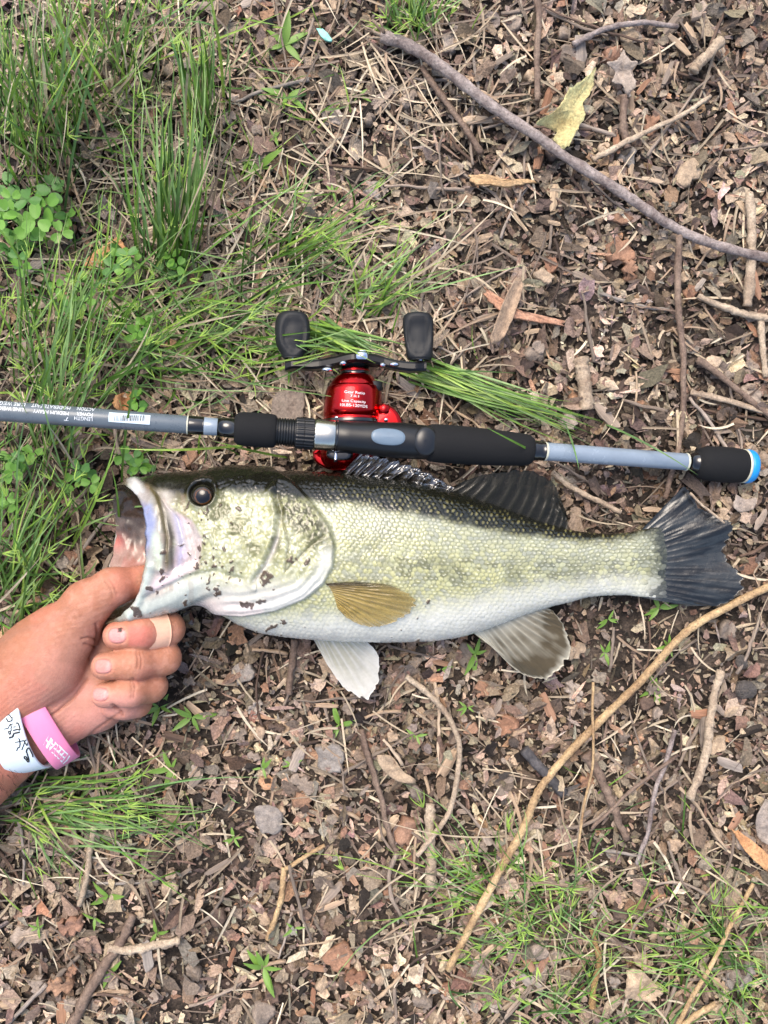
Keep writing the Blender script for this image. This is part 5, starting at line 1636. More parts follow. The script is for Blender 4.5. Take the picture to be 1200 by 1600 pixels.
obj('eye', new_mesh('eye', np.array(ev), [grid_faces(19, 40, True), tuple(range(18 * 40, 19 * 40))], eye_m, True, np.array(ec)), fish)

# ---- fins
def fin_mat(name, rough=0.14, spec=0.8, coat=0.8, ior=1.6, bump=0.2):
    return surf_mat(name, attr=True, rough=rough, spec=spec, coat=coat, coat_rough=0.05, var=0.15, scale=260.0, bump=bump, bump_scale=320.0, bump_dist=0.0006, alpha=True, ior=ior)
finw_m = fin_mat('wet_dark_fin', 0.1, 1.0, 1.0, 1.9, 0.35)
tail_m = fin_mat('wet_tail_fin', 0.26, 0.6, 0.2, 1.5, 0.5)
soft_m = fin_mat('wet_soft_fin', 0.42, 0.4, 0.15, 1.4, 0.3)
fint_m = fin_mat('thin_fin', 0.3, 0.5, 0.3, 1.45)
def fin(name, base, tip, rays, colfn, mat, ripple=0.0008, jag=0.05, per=8, nw=34, web=0.0, zadd=None, sharp=1.0, seed=1, curve=0.0):
    base = np.asarray(base, float); tip = np.asarray(tip, float)
    nu = rays * per + 1
    B_ = crom(base, nu); T_ = crom(tip, nu)
    u = np.linspace(0, 1, nu); w = np.linspace(0, 1, nw)
    U, Wd = np.meshgrid(u, w, indexing='ij')
    rw = U * rays + 0.55 * (fbm(U * rays * 0.6, Wd * 0.8, seed + 9, 2) - 0.5) * np.sin(math.pi * U)
    ph = np.abs((rw % 1.0) - 0.5) * 2                  # 1 on a ray, 0 between rays
    ph2 = np.abs(((rw * 2 + 0.5) % 1.0) - 0.5) * 2     # rays fork towards the edge
    fk = sstep(0.45, 0.8, Wd)
    ray = ph ** 3 * (1 - 0.5 * fk) + 0.6 * fk * ph2 ** 3
    edge = 1 - 0.05 * vnoise(U * rays * 5.0, 0 * U + 9, seed) - jag * (1 - ph) * (0.4 + 1.2 * vnoise(U * rays, 0 * U, seed)) - 0.03 * vnoise(U * rays * 2.3, 0 * U + 5, seed)
    q = B_[:, None] * (1 - (Wd * edge)[..., None]) + T_[:, None] * (Wd * edge)[..., None]
    if curve:
        dirv = (T_ - B_)[:, None]
        q[..., 0] += curve * np.sin(math.pi * Wd) * -dirv[..., 1] / 60.0
        q[..., 1] += curve * np.sin(math.pi * Wd) * dirv[..., 0] / 60.0
    z = q[..., 2] / 1000
    if zadd is not None:
        z = z + zadd(q[..., 0], q[..., 1], U, Wd)
    z = z + ripple * (ray - 0.35) * (0.35 + 0.65 * np.sin(math.pi * np.clip(Wd * 0.9 + 0.08, 0, 1)))
    z = z + ripple * 1.2 * (fbm(U * rays * 0.35, Wd * 2.2, seed + 3, 2) - 0.5)
    v = PA(q[..., 0], q[..., 1], z)
    c = colfn(q[..., 0], q[..., 1], U, Wd, ray)
    if c.shape[-1] == 3:
        c = np.concatenate([c, np.ones(c.shape[:-1] + (1,))], -1)
    nvt = nu * nw
    v2 = v.copy(); v2[..., 2] -= 0.00045 * (1.15 - Wd)
    f1 = grid_faces(nu, nw); f2 = grid_faces(nu, nw)[:, ::-1] + nvt
    i = np.arange(nu - 1); e1 = np.stack([i * nw + nw - 1, i * nw + nw - 1 + nvt, (i + 1) * nw + nw - 1 + nvt, (i + 1) * nw + nw - 1], 1)
    me = new_mesh(name, np.concatenate([v.reshape(-1, 3), v2.reshape(-1, 3)]), [f1, f2, e1], mat, True, np.concatenate([c.reshape(-1, 4)] * 2))
    return obj(name, me, fish)
def mixc(a, b_, m):
    return lin(np.array(a, float)) * (1 - m[..., None]) + lin(np.array(b_, float)) * m[..., None]
def with_a(c, a):
    return np.concatenate([c, (a + 0 * c[..., 0])[..., None]], -1)

fin('tail_fin', [(1000, 830, 14.5), (1012, 850, 15), (1020, 880, 15.2), (1018, 910, 15), (1004, 934, 14.5)],
    [(1072, 756, 14), (1100, 792, 15), (1150, 818, 16), (1136, 862, 13), (1168, 908, 15), (1140, 944, 14), (1080, 948, 12)], 17,
    lambda x, y, u, w, r: mixc((14, 16, 16), (48, 53, 55), np.clip(0.55 * np.exp(-(w / 0.22) ** 2) + 0.55 * sstep(0.42, 0.6, fbm(u * 30, w * 3, 14, 3)), 0, 1)), tail_m, 0.00035, 0.025, 8, 60, seed=4,
    zadd=lambda x, y, u, w: 0.0035 * (fbm(u * 6, w * 2.2, 9, 2) - 0.5) * w + 0.0008 * (fbm(u * 26, w * 3.5, 10, 2) - 0.5) * sstep(0.1, 0.5, w))
fin('spiny_dorsal_fin', [(532, 741, 39), (560, 746, 39), (600, 750, 38), (650, 756, 37), (705, 768, 34)],
    [(566, 706, 43), (596, 712, 43), (634, 722, 41), (668, 736, 39), (710, 762, 35)], 9,
    lambda x, y, u, w, r: with_a(mixc((18, 18, 16), (44, 42, 36), 1 - r), 0.62 + 0.38 * r), finw_m, 0.0034, 0.10, 12, 26, seed=12)
fin('soft_dorsal_fin', [(690, 765, 32), (740, 782, 30), (800, 804, 26), (850, 821, 23), (885, 829, 21)],
    [(728, 750, 32), (775, 736, 30), (832, 733, 27), (868, 756, 24), (886, 806, 21)], 13,
    lambda x, y, u, w, r: with_a(mixc((20, 20, 14), (44, 43, 32), r * 0.6 + 0 * w), 0.9 - 0.25 * w * (1 - r)), soft_m, 0.0005, 0.03, 9, 40, seed=21,
    zadd=lambda x, y, u, w: 0.006 * (fbm(u * 9, w * 3, 15, 3) - 0.5) * w * sstep(0.45, 0.9, u), curve=3)
fin('anal_fin', [(738, 988, 28), (770, 979, 27), (810, 964, 25), (852, 949, 22)],
    [(770, 1012, 22), (812, 1052, 18), (856, 1064, 16), (892, 1030, 16), (886, 984, 18), (864, 954, 21)], 13,
    lambda x, y, u, w, r: with_a(mixc((184, 180, 162), (74, 64, 42), np.clip((0.35 + 1.3 * w) * (1 - 0.8 * r * (1 - w)) * sstep(0.02, 0.3, u) * sstep(1.06, 0.84, w) * (0.5 + fbm(u * 12, w * 4, 35, 2)), 0, 1)), 0.95), fint_m, 0.0008, 0.02, 8, 34, seed=31, zadd=lambda x, y, u, w: 0.004 * (fbm(u * 4, w * 2, 33, 2) - 0.5) * w)
fin('pelvic_fin', [(486, 992, 30), (510, 995, 31), (540, 997, 31), (566, 998, 30)],
    [(512, 1040, 22), (540, 1078, 18), (578, 1096, 16), (594, 1064, 17), (592, 1024, 22), (574, 1003, 27)], 10,
    lambda x, y, u, w, r: with_a(mixc((204, 202, 194), (150, 144, 112), np.clip((1 - r) * 0.8 * (1 - w) + 0.3 * fbm(u * 20, w * 2, 45, 2) - 0.1, 0, 1)), 0.88), fint_m, 0.0008, 0.02, 8, 34, seed=41, zadd=lambda x, y, u, w: 0.005 * (fbm(u * 3, w * 2, 43, 2) - 0.5) * w)
PZ = lambda x, y, u, w: np.vectorize(lambda a, b_: body_z(a, b_))(x, y) * 1.0 + 0.0012 + 0.002 * w
fin('pectoral_fin', [(508, 912, 0), (515, 918, 0), (522, 932, 0), (527, 950, 0)],
    [(560, 908, 0), (615, 915, 0), (650, 934, 0), (646, 956, 0), (610, 978, 0), (572, 980, 0), (542, 966, 0)], 14,
    lambda x, y, u, w, r: with_a(mixc((70, 58, 34), (172, 150, 84), np.clip(0.15 + 0.7 * (1 - r) * sstep(0.0, 0.7, u) + 0.25 * w + 0.5 * (fbm(u * 16, w * 5, 53, 2) - 0.5) - 0.5 * sstep(0.3, 0.0, u), 0, 1)), 0.9 - 0.6 * w * (1 - r)), fint_m, 0.0009, 0.015, 6, 24, seed=51, zadd=PZ)
o = stick('twig', [(1078, 770, 19), (1098, 790, 20), (1118, 806, 20), (1132, 817, 19)], 2.2, 1.8, pale_m, None, 6, 0.3)
tag(o, 'thin pale twig lying across the upper lobe of the tail fin', 'twig')

# ------------------------------------------------------------------ hand and forearm
def surface_nets(F, org, h):
    """iso-surface of a sampled field (negative inside): one quad per crossed grid edge"""
    ins = F < 0
    nx, ny, nz = F.shape
    cnt = np.zeros((nx - 1, ny - 1, nz - 1), np.uint8)
    for i in (0, 1):
        for j in (0, 1):
            for k in (0, 1):
                cnt += ins[i:nx - 1 + i, j:ny - 1 + j, k:nz - 1 + k]
    act = (cnt > 0) & (cnt < 8)
    idx = np.full(act.shape, -1, np.int64)
    I, J, K = np.nonzero(act)
    n = len(I)
    idx[I, J, K] = np.arange(n)
    acc_ = np.zeros((n, 3)); w = np.zeros(n)
    cor = [(i, j, k) for i in (0, 1) for j in (0, 1) for k in (0, 1)]
    for a in cor:
        for ax in range(3):
            if a[ax] == 1: continue
            b_ = list(a); b_[ax] = 1
            fa = F[I + a[0], J + a[1], K + a[2]]; fb = F[I + b_[0], J + b_[1], K + b_[2]]
            cr_ = (fa < 0) != (fb < 0)
            t = np.where(cr_, fa / np.where(cr_, fa - fb, 1), 0)
            p = np.stack([np.full(n, float(a[0])), np.full(n, float(a[1])), np.full(n, float(a[2]))], 1)
            p[:, ax] += t
            acc_ += np.where(cr_[:, None], p, 0); w += cr_
    v = np.stack([I, J, K], 1) + acc_ / np.maximum(w, 1)[:, None]
    v = np.asarray(org) + v * h
    faces = []
    for ax in range(3):
        o1, o2 = [(1, 2), (2, 0), (0, 1)][ax]
        sl0 = [slice(1, -1)] * 3; sl0[ax] = slice(0, -1)
        sl1 = list(sl0); sl1[ax] = slice(1, None)
        a = ins[tuple(sl0)]; b_ = ins[tuple(sl1)]
        for sgn, m in ((1, a & ~b_), (-1, ~a & b_)):
            q = np.argwhere(m)
            if not len(q): continue
            for d in range(3):
                if d != ax: q[:, d] += 1
            def cell(d1, d2):
                c = q.copy(); c[:, o1] -= d1; c[:, o2] -= d2
                return idx[c[:, 0], c[:, 1], c[:, 2]]
            qd = np.stack([cell(1, 1), cell(0, 1), cell(0, 0), cell(1, 0)], 1)
            if sgn < 0: qd = qd[:, ::-1]
            faces.append(qd)
    return v, np.concatenate(faces)

HH = 0.00075
lo = np.array(P(-250, 1420, 0.0)) - 0.004; lo[2] = -0.004
hi = np.array(P(330, 840, 0.0)) + 0.002; hi[2] = 0.074
nn = np.ceil((hi - lo) / HH).astype(int)
gx_ = (lo[0] + HH * np.arange(nn[0])).astype(np.float32)[:, None, None]
gy_ = (lo[1] + HH * np.arange(nn[1])).astype(np.float32)[None, :, None]
gz_ = (lo[2] + HH * np.arange(nn[2])).astype(np.float32)[None, None, :]
def cap(a, b_, ra, rb, zs=1.0):
    """distance to a tapered capsule; a, b: (px, py, z mm); r in mm; zs flattens in height"""
    A = np.array(P(a[0], a[1], a[2] / 1000)); B = np.array(P(b_[0], b_[1], b_[2] / 1000)); d = B - A
    dz = d[2] / zs
    L2 = d[0] ** 2 + d[1] ** 2 + dz ** 2
    x = gx_ - A[0]; y = gy_ - A[1]; z = (gz_ - A[2]) / zs
    t = np.clip((x * d[0] + y * d[1] + z * dz) / L2, 0, 1)
    q = np.sqrt((x - t * d[0]) ** 2 + (y - t * d[1]) ** 2 + (z - t * dz) ** 2)
    return (q - (ra + (rb - ra) * t) / 1000).astype(np.float32)
def smin(a, b_, k):
    k = k / 1000
    h = np.clip(0.5 + 0.5 * (b_ - a) / k, 0, 1)
    return b_ * (1 - h) + a * h - k * h * (1 - h)
def chain(pts, k=3.0):
    f = None
    for p, q in zip(pts[:-1], pts[1:]):
        c = cap(p[:3], q[:3], p[3], q[3])
        f = c if f is None else smin(f, c, k)
    return f
# palm, wrist, forearm
palm = smin(cap((45, 1135, 24), (140, 1088, 19), 18.5, 18.5, 0.85), cap((60, 1050, 24), (165, 1010, 22), 20, 15, 0.8), 12)
palm = smin(palm, cap((150, 1095, 20), (168, 1060, 20), 15, 14), 8)
arm = smin(cap((46, 1114, 28), (-26, 1180, 28), 21, 21.5, 0.85), cap((-26, 1180, 28), (-240, 1440, 32), 21.5, 29, 0.9), 14)
F = smin(palm, arm, 14)
# thumb: ball, joint, tip inside the jaw
then = smin(cap((5, 1095, 33), (70, 1030, 35), 22, 20.5), cap((70, 1030, 35), (108, 985, 40), 20.0, 14), 10)
then = smin(then, cap((108, 985, 40), (136, 944, 46), 14, 10.8), 8)
thumb = smin(cap((136, 944, 46), (176, 917, 48), 10.8, 8.8), cap((176, 917, 48), (232, 905, 40), 8.8, 7.8), 4)
thumb = smin(thumb, cap((174, 917, 49), (179, 916, 49), 9.4, 9.2), 3)
then = smin(then, thumb, 8)
then = smin(then, cap((20, 1060, 26), (95, 985, 26), 18, 14), 12)
F = smin(F, then, 2.0)
fingers = [
    [(160, 980, 20, 9), (256, 978, 26, 8.6), (262, 982, 36, 8.4), (222, 988, 46, 8.3), (183, 993, 47, 7.4)],
    [(165, 1030, 18, 9), (250, 1026, 24, 8.8), (256, 1028, 36, 8.4), (212, 1036, 46, 8.1), (164, 1041, 47, 7.2)],
    [(160, 1075, 17, 8.5), (226, 1066, 22, 8.4), (236, 1072, 34, 8.0), (206, 1080, 43, 7.6), (163, 1086, 44, 6.7)],
    [(160, 1100, 16, 8), (200, 1095, 18, 7.6), (214, 1098, 26, 7.2), (194, 1102, 32, 6.8), (176, 1104, 32, 6.2)]]
FG = None
for fg in fingers:
    c = chain(fg, 4.0)
    FG = c if FG is None else smin(FG, c, 0.9)
F = smin(F, FG, 1.6)
hv, hf = surface_nets(F, lo, HH)
# keep the one connected skin
lab_ = np.arange(len(hv)); e_ = np.concatenate([hf[:, [0, 1]], hf[:, [1, 2]], hf[:, [2, 3]], hf[:, [3, 0]]])
while True:
    m_ = np.minimum(lab_[e_[:, 0]], lab_[e_[:, 1]]); old = lab_.copy()
    np.minimum.at(lab_, e_[:, 0], m_); np.minimum.at(lab_, e_[:, 1], m_)
    lab_ = lab_[lab_]
    if (lab_ == old).all(): break
big_ = np.bincount(lab_).argmax(); kp = lab_ == big_
hf = hf[kp[hf[:, 0]]]; new_ = np.cumsum(kp) - 1; hv = hv[kp]; hf = new_[hf]
# a little relaxation
def relax(v, f, it):
    n = len(v)
    e = np.concatenate([f[:, [0, 1]], f[:, [1, 2]], f[:, [2, 3]], f[:, [3, 0]]])
    for _ in range(it):
        s = np.zeros_like(v); c = np.zeros(n)
        for a, b_ in ((0, 1), (1, 0)):
            for d in range(3):
                s[:, d] += np.bincount(e[:, a], v[e[:, b_], d], n)
            c += np.bincount(e[:, a], minlength=n)
        v = 0.5 * v + 0.5 * s / c[:, None]
    return v
hv = relax(hv, hf, 4)
def vnormals(v, f):
    n = np.cross(v[f[:, 2]] - v[f[:, 0]], v[f[:, 3]] - v[f[:, 1]])
    o_ = np.zeros_like(v)
    for k in range(4):
        for d in range(3):
            o_[:, d] += np.bincount(f[:, k], n[:, d], len(v))
    return o_ / (np.linalg.norm(o_, axis=1, keepdims=True) + 1e-12)
hn = vnormals(hv, hf)
if (hn[:, 2] * (hv[:, 2] - 0.03)).sum() < 0:
    hf = hf[:, ::-1]; hn = -hn
del F, FG, then, palm, arm, thumb
hx_, hy_ = proj(hv)
up = sstep(0.0, 0.35, hn[:, 2])
m1 = fbm(hx_ * 0.03, hy_ * 0.03, 3); m2 = fbm(hx_ * 0.12, hy_ * 0.12, 4); m3 = fbm(hx_ * 0.5, hy_ * 0.5, 5, 2)
hc = np.zeros((len(hv), 3)) + lin(np.array((166, 112, 86)))
def hp(m, c):
    global hc
    hc = hc * (1 - m[:, None]) + lin(np.array(c, float)) * m[:, None]
hp(sstep(0.4, 0.7, m1) * 0.55, (158, 102, 80))
hp(sstep(0.45, 0.7, m2) * 0.4, (192, 140, 118))
hp(sstep(0.52, 0.7, m3) * 0.3, (150, 94, 74))
hp(sstep(110, 20, hx_ - 0.3 * (hy_ - 1000)) * sstep(1080, 1000, hy_) * 0.5, (150, 96, 70))
# palm side is pinker
PALM = [(60, 1125), (140, 1060), (165, 1085), (215, 1090), (215, 1150), (120, 1200), (60, 1200)]
dpm = sd_poly(hx_, hy_, PALM)
hp(sstep(-15, 10, dpm) * 0.85, (194, 136, 122))
PAL2 = [(70, 1030), (150, 980), (158, 1030), (130, 1065), (75, 1115), (40, 1090)]
hp(sstep(-30, 20, sd_poly(hx_, hy_, PAL2)) * 0.6, (192, 136, 118))
ARM = [(-300, 1440), (-300, 1120), (-10, 1120), (45, 1230), (10, 1300)]
hp(sstep(-10, 15, sd_poly(hx_, hy_, ARM)) * 0.8, (136, 88, 68))
hd = np.zeros(len(hv))
# nails
for (nx_, ny_, rx, ry, dirt_) in ((183, 993, 14, 12, 1), (161, 1041, 13, 11.5, 0), (157, 1085, 12, 10.5, 0)):
    q = (np.abs((hx_ - nx_) / rx) ** 2.6 + np.abs((hy_ - ny_) / ry) ** 2.6) ** (1 / 2.6)
    near_ = up * (hv[:, 2] > 0.04)
    hp(sstep(1.55, 1.05, q) * near_ * 0.45, (212, 140, 118))
    hp(sstep(1.04, 0.94, q) * near_, (198, 136, 130))
    hp(sstep(0.9, 0.7, np.hypot((hx_ - nx_ - rx * 0.75) / (rx * 0.42), (hy_ - ny_) / (ry * 0.75))) * near_ * 0.5, (208, 158, 150))
    hp(np.exp(-((q - 1.0) / 0.06) ** 2) * near_ * 0.5, (172, 104, 88))
    hd += near_ * (0.0005 * sstep(1.0, 0.88, q) - 0.0004 * np.exp(-((q - 1.06) / 0.07) ** 2))
    if dirt_:
        hp(sstep(4.2, 3.0, np.hypot(hx_ - 188, (hy_ - 984) * 0.8) + 3 * (m3 - 0.5)) * near_, (44, 34, 30))
        hp(sstep(60, 20, np.abs(hx_ - 200)) * sstep(20, 12, np.abs(hy_ - 994)) * sstep(198, 203, hx_) * near_ * 0.6, (186, 96, 88))
# joint creases
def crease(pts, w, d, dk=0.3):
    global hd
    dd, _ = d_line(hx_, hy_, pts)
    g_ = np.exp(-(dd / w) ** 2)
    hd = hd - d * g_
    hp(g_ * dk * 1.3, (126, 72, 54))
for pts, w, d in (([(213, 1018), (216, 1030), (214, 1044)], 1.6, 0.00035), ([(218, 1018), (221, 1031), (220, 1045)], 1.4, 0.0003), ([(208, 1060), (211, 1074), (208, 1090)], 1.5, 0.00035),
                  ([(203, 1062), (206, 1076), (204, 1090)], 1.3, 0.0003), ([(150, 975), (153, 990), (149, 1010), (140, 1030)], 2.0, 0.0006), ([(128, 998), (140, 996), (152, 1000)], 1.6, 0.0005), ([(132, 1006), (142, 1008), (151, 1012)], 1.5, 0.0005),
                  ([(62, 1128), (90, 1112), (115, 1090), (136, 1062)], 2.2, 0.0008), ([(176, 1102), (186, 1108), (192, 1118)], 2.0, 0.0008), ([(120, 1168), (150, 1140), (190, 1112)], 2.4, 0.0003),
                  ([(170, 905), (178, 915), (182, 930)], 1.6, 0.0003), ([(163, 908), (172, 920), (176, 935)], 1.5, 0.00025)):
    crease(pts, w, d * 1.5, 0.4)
# wrinkles where the ball of the thumb meets the wrist
wr = sstep(75, 20, d_line(hx_, hy_, [(0, 1080), (40, 1110), (75, 1122)])[0]) * sstep(1060, 1085, hy_ + 0.4 * hx_)
ridg = np.sin((hx_ * 0.55 + hy_ * 0.80) * 0.85 + 8 * fbm(hx_ * 0.03, hy_ * 0.03, 61, 3))
hd += 0.00006 * wr * ridg
hp(wr * sstep(0.0, -0.9, ridg) * 0.10, (128, 78, 58))  # shade in the wrinkle troughs, put into the skin colour
w2 = sstep(60, 10, d_line(hx_, hy_, [(60, 990), (120, 960), (150, 930)])[0])
hd += 0.00005 * w2 * np.sin((hx_ * 0.25 + hy_ * 0.95) * 0.7 + 5 * fbm(hx_ * 0.03, hy_ * 0.03, 62, 2))
hd += 0.00035 * (m1 - 0.5) + 0.00010 * (m3 - 0.5)
hv = hv + hn * hd[:, None]
blu = fbm(hx_ * 0.018 + 0.006 * hy_, hy_ * 0.02, 81, 3)
hp(sstep(0.55, 0.7, blu) * 0.35, (196, 118, 100))
hp(sstep(0.45, 0.3, blu) * 0.35, (150, 106, 82))
vein, _ = d_line(hx_, hy_, [(-10, 1010), (30, 985), (70, 975), (105, 952)])
hp(np.exp(-(vein / 5) ** 2) * 0.22, (130, 104, 92)); 
vein2, _ = d_line(hx_, hy_, [(70, 975), (60, 1010), (40, 1050)])
hp(np.exp(-(vein2 / 4) ** 2) * 0.15, (130, 104, 92))
# cross lines of the skin
cl = np.abs(np.sin((hx_ * 0.8 - hy_ * 0.6) * 0.9 + 9 * fbm(hx_ * 0.05, hy_ * 0.05, 85, 2))) ** 6 + np.abs(np.sin((hx_ * 0.5 + hy_ * 0.85) * 0.9 + 9 * fbm(hx_ * 0.05, hy_ * 0.05, 86, 2))) ** 6
hp(np.clip(cl, 0, 1) * 0.10, (140, 90, 70))
hc = np.clip(hc * np.array((1.08, 1.10, 1.14)) * (0.90 + 0.20 * m3[:, None]), 0.01, 0.9)

skin_m = surf_mat('skin', attr=True, rough=0.55, spec=0.4, var=0.10, scale=500.0, sss=0.06, sss_rad=(0.0016, 0.0006, 0.0003), bump=0.6, bump_scale=1300.0, bump_dist=0.0005)
person = empty('person', P(0, 1150, 0.0))
tag(person, "person's tanned left hand with two wristbands gripping the fish by its lower jaw", 'person')
obj('body', new_mesh('body', hv, hf, skin_m, True, hc), person)

# plaster round the index finger
plast_m = surf_mat('plaster', L4(222, 176, 150), rough=0.7, spec=0.3, var=0.08, scale=700.0, bump=0.25, bump_scale=2200.0, bump_dist=0.0003)
A_ = np.array(P(214, 989, 0.0462)); B_ = np.array(P(256, 983, 0.0375))
pv = []
ax = (B_ - A_); ax_n = ax / np.linalg.norm(ax)
s1 = np.cross(ax_n, (0, 0, 1.0)); s1 /= np.linalg.norm(s1); u1 = np.cross(s1, ax_n)
for layer, dr in ((0, 0.0007), (1, 0.0002)):
    for i in range(15):
        t = i / 14
        for j in range(48):
            a = 2 * math.pi * j / 48
            notch = (0.16 * abs(math.cos(a - 0.2)) if i < 3 else 0) * (1 - t * 5)
            c = A_ + ax * (t + notch * 0.7)
            r = 0.0093 + dr - 0.0001 * math.cos(math.pi * t) + 0.00008 * math.sin(9 * t + 3 * a)
            pv.append(c + r * (math.cos(a) * u1 + math.sin(a) * s1))
pf = grid_faces(15, 48, True)
n0 = 15 * 48
e0 = np.stack([np.arange(48), (np.arange(48) + 1) % 48, (np.arange(48) + 1) % 48 + n0, np.arange(48) + n0], 1)
e1 = e0 + 14 * 48
pl = obj('finger_plaster', new_mesh('finger_plaster', np.array(pv), [pf, pf[:, ::-1] + n0, e0, e1], plast_m, True), person)
pl['label'] = 'beige sticking plaster round the index finger'

# wristbands
def band(name, cpx, cpy, cz, e1px, r1, r2, d, wid, mat, thick=0.0016, n=120, bulge=None):
    """closed strap: ellipse in the plane of e1 and e2, width along d (all world metres)"""
    C_ = np.array(P(cpx, cpy, cz))
    e1 = np.array([e1px[0], -e1px[1], e1px[2] if len(e1px) > 2 else 0.0]); e1 /= np.linalg.norm(e1)
    d = np.array([d[0], -d[1], d[2]]); d -= e1 * (d @ e1); d /= np.linalg.norm(d)
    e2 = np.cross(e1, d); 
    if e2[2] < 0: e2 = -e2
    t = np.linspace(0, 2 * np.pi, n, endpoint=False)
    cen = C_ + r1 * np.cos(t)[:, None] * e1 + r2 * np.sign(np.sin(t))[:, None] * (np.abs(np.sin(t)) ** 0.85)[:, None] * e2
    nor = np.cos(t)[:, None] / r1 * e1 + np.sin(t)[:, None] / r2 * e2
    nor /= np.linalg.norm(nor, axis=1, keepdims=True)
    prof = [(-1, 0.15), (-0.985, 0.7), (-0.95, 1), (-0.5, 1.08), (0, 1.1), (0.5, 1.08), (0.95, 1), (0.985, 0.7), (1, 0.15), (1, -0.6), (0.95, -1), (-0.95, -1), (-1, -0.6)]
    v = np.stack([cen + d * (p * wid / 2) + nor * (q * thick / 2) for p, q in prof], 1)
    o = obj(name, new_mesh(name, v.reshape(-1, 3), grid_faces(n + 1, len(prof), True) % (n * len(prof)) if False else wrap2(n, len(prof)), mat, True), person)
    return o, cen, d, nor, wid, thick
def wrap2(a, b_):
    i = np.arange(a)[:, None]; j = np.arange(b_)[None]
    return np.stack([i * b_ + j, ((i + 1) % a) * b_ + j, ((i + 1) % a) * b_ + (j + 1) % b_, i * b_ + (j + 1) % b_], -1).reshape(-1, 4)
wb_m = surf_mat('white_silicone', L4(212, 226, 234), rough=0.35, spec=0.5, var=0.04, scale=200.0)
pb_m = surf_mat('pink_silicone', L4(226, 132, 172), rough=0.35, spec=0.5, var=0.05, scale=200.0)
WB = band('wristband', 36, 1112, 0.028, (0.22, 0.975), 0.0310, 0.0238, (0.975, -0.22, 0.0), 0.0178, wb_m)
WB[0]['label'] = 'white silicone wristband with handwriting'
PB = band('wristband', 62, 1112, 0.0255, (0.50, 0.866), 0.0310, 0.0215, (0.866, -0.50, -0.30), 0.0130, pb_m)
PB[0]['label'] = 'pink silicone wristband with white capital letters'
def on_band(B, px, py, lift):
    """point of the strap's outer face seen at a photograph pixel"""
    o_, cen, d, nor, wid, th_ = B
    ts = np.linspace(-1, 1, 41)
    g_ = cen[:, None] + d * (ts * wid / 2)[None, :, None] + nor[:, None] * th_ * 0.56
    gx2, gy2 = proj(g_)
    face = nor[:, 2] > -0.05
    q = (gx2 - px) ** 2 + (gy2 - py) ** 2 + np.where(face, 0, 1e6)[:, None]
    i, j = np.unravel_index(np.argmin(q), q.shape)
    return g_[i, j] + nor[i] * lift, nor[i]
ink_m = surf_mat('black_ink', L4(26, 26, 30), rough=0.5, var=0.1)
def ink(B, strokes, r, mat, name='handwriting'):
    vs = []; fs = []; off = 0
    for st_, rr in strokes:
        q = crom(np.array(st_, float), len(st_) * 5)
        pts = np.array([on_band(B, a, b_, 0.0001)[0] for a, b_ in q])
        for k in range(2):
            pts[1:-1] = 0.25 * pts[:-2] + 0.5 * pts[1:-1] + 0.25 * pts[2:]
        v = tube_verts(pts, rr * r, 6, 0.6)
        vs.append(v); fs.append(grid_faces(len(pts), 6, True) + off); off += len(v)
    return obj(name, new_mesh(name, np.concatenate(vs), fs, mat, True), B[0])
Z8 = lambda *p: [(a / 8.0, 1060 + b_ / 8.0) for a, b_ in p]
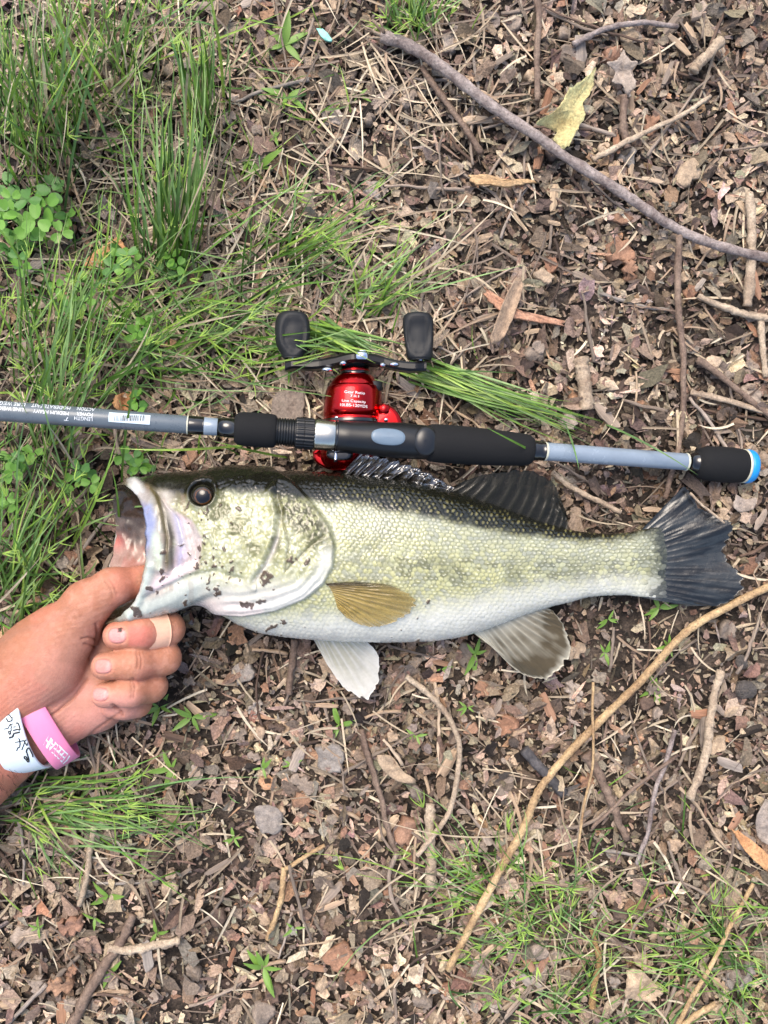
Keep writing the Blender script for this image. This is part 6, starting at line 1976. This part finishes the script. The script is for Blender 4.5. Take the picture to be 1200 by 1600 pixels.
ink(WB, [
    (Z8((300, 990), (320, 1010), (360, 1045), (345, 950), (330, 900), (370, 880), (405, 910), (410, 970)), 1.3),
    (Z8((300, 990), (330, 985), (345, 1010)), 1.2), (Z8((295, 770), (330, 830), (360, 800), (385, 770)), 0.9),
    (Z8((270, 890), (300, 830), (320, 760)), 0.9), (Z8((200, 890), (235, 870), (250, 800), (230, 740)), 1.0), (Z8((190, 795), (240, 790), (290, 770)), 0.9),
    (Z8((110, 745), (150, 720), (200, 690), (250, 655)), 1.6), (Z8((190, 545), (230, 570), (250, 650), (200, 640), (160, 650)), 1.2),
    (Z8((105, 670), (120, 690), (135, 665), (120, 650), (105, 670)), 1.0), (Z8((50, 625), (100, 605), (170, 575)), 0.9), (Z8((125, 570), (140, 600), (140, 640)), 0.9),
    (Z8((75, 500), (100, 530), (140, 525), (155, 490), (130, 470), (100, 470)), 1.1), (Z8((70, 435), (85, 445)), 0.8), (Z8((160, 610), (200, 600)), 0.9)], 0.00028, ink_m)
# capital letters, turned upside down along the strap
def band_text(B, body, p0, p1, hgt, mat, skew=(0, 0)):
    """first letter starts at pixel p0, base line runs to p1, letter tops point by hgt = (dx, dy) pixels"""
    v, f = text_data(body, 1.0)
    w_ = v[:, 0].max()
    pts = []
    for tx, ty in v:
        a = tx / w_
        x = p0[0] + (p1[0] - p0[0]) * a + hgt[0] * ty / 0.7; y = p0[1] + (p1[1] - p0[1]) * a + hgt[1] * ty / 0.7
        pts.append(on_band(B, x, y, 0.00015)[0])
    return obj('lettering', new_mesh('lettering', np.array(pts), f, mat, False), B[0])
band_text(PB, 'YEEEEAH', (112, 1183), (76, 1149), (-9, 15), white_m)

# fine dark hairs on the wrist and forearm
hair_m = surf_mat('arm_hair', L4(40, 28, 22), rough=0.5, var=0.1)
cand = np.nonzero((hn[:, 2] > 0.1) & (hy_ > 1150) & (hx_ < 45) & (hx_ > -60))[0]
cand2 = np.nonzero((hn[:, 2] > 0.1) & (hy_ < 1040) & (hx_ < 60) & (hx_ > -30))[0]
vs = []; fs = []; off = 0
for pool, n in ((cand, 110),):
    for i in rng.choice(pool, n):
        p = hv[i]; nrm = hn[i]
        d = np.array([0.5, -0.75, 0.0]) + rng.normal(0, 0.12, 3); d -= nrm * (d @ nrm); d /= np.linalg.norm(d)
        l_ = rng.uniform(0.003, 0.007)
        t = np.linspace(0, 1, 5)[:, None]
        path = p + d * l_ * t + nrm * (0.0009 * np.sin(t * 2.6) + 0.0001)
        v = tube_verts(path, np.linspace(0.00009, 0.00003, 5), 4)
        vs.append(v); fs.append(grid_faces(5, 4, True) + off); off += len(v)
o = obj('arm_hair', new_mesh('arm_hair', np.concatenate(vs), fs, hair_m, True), person)
o['kind'] = 'stuff'
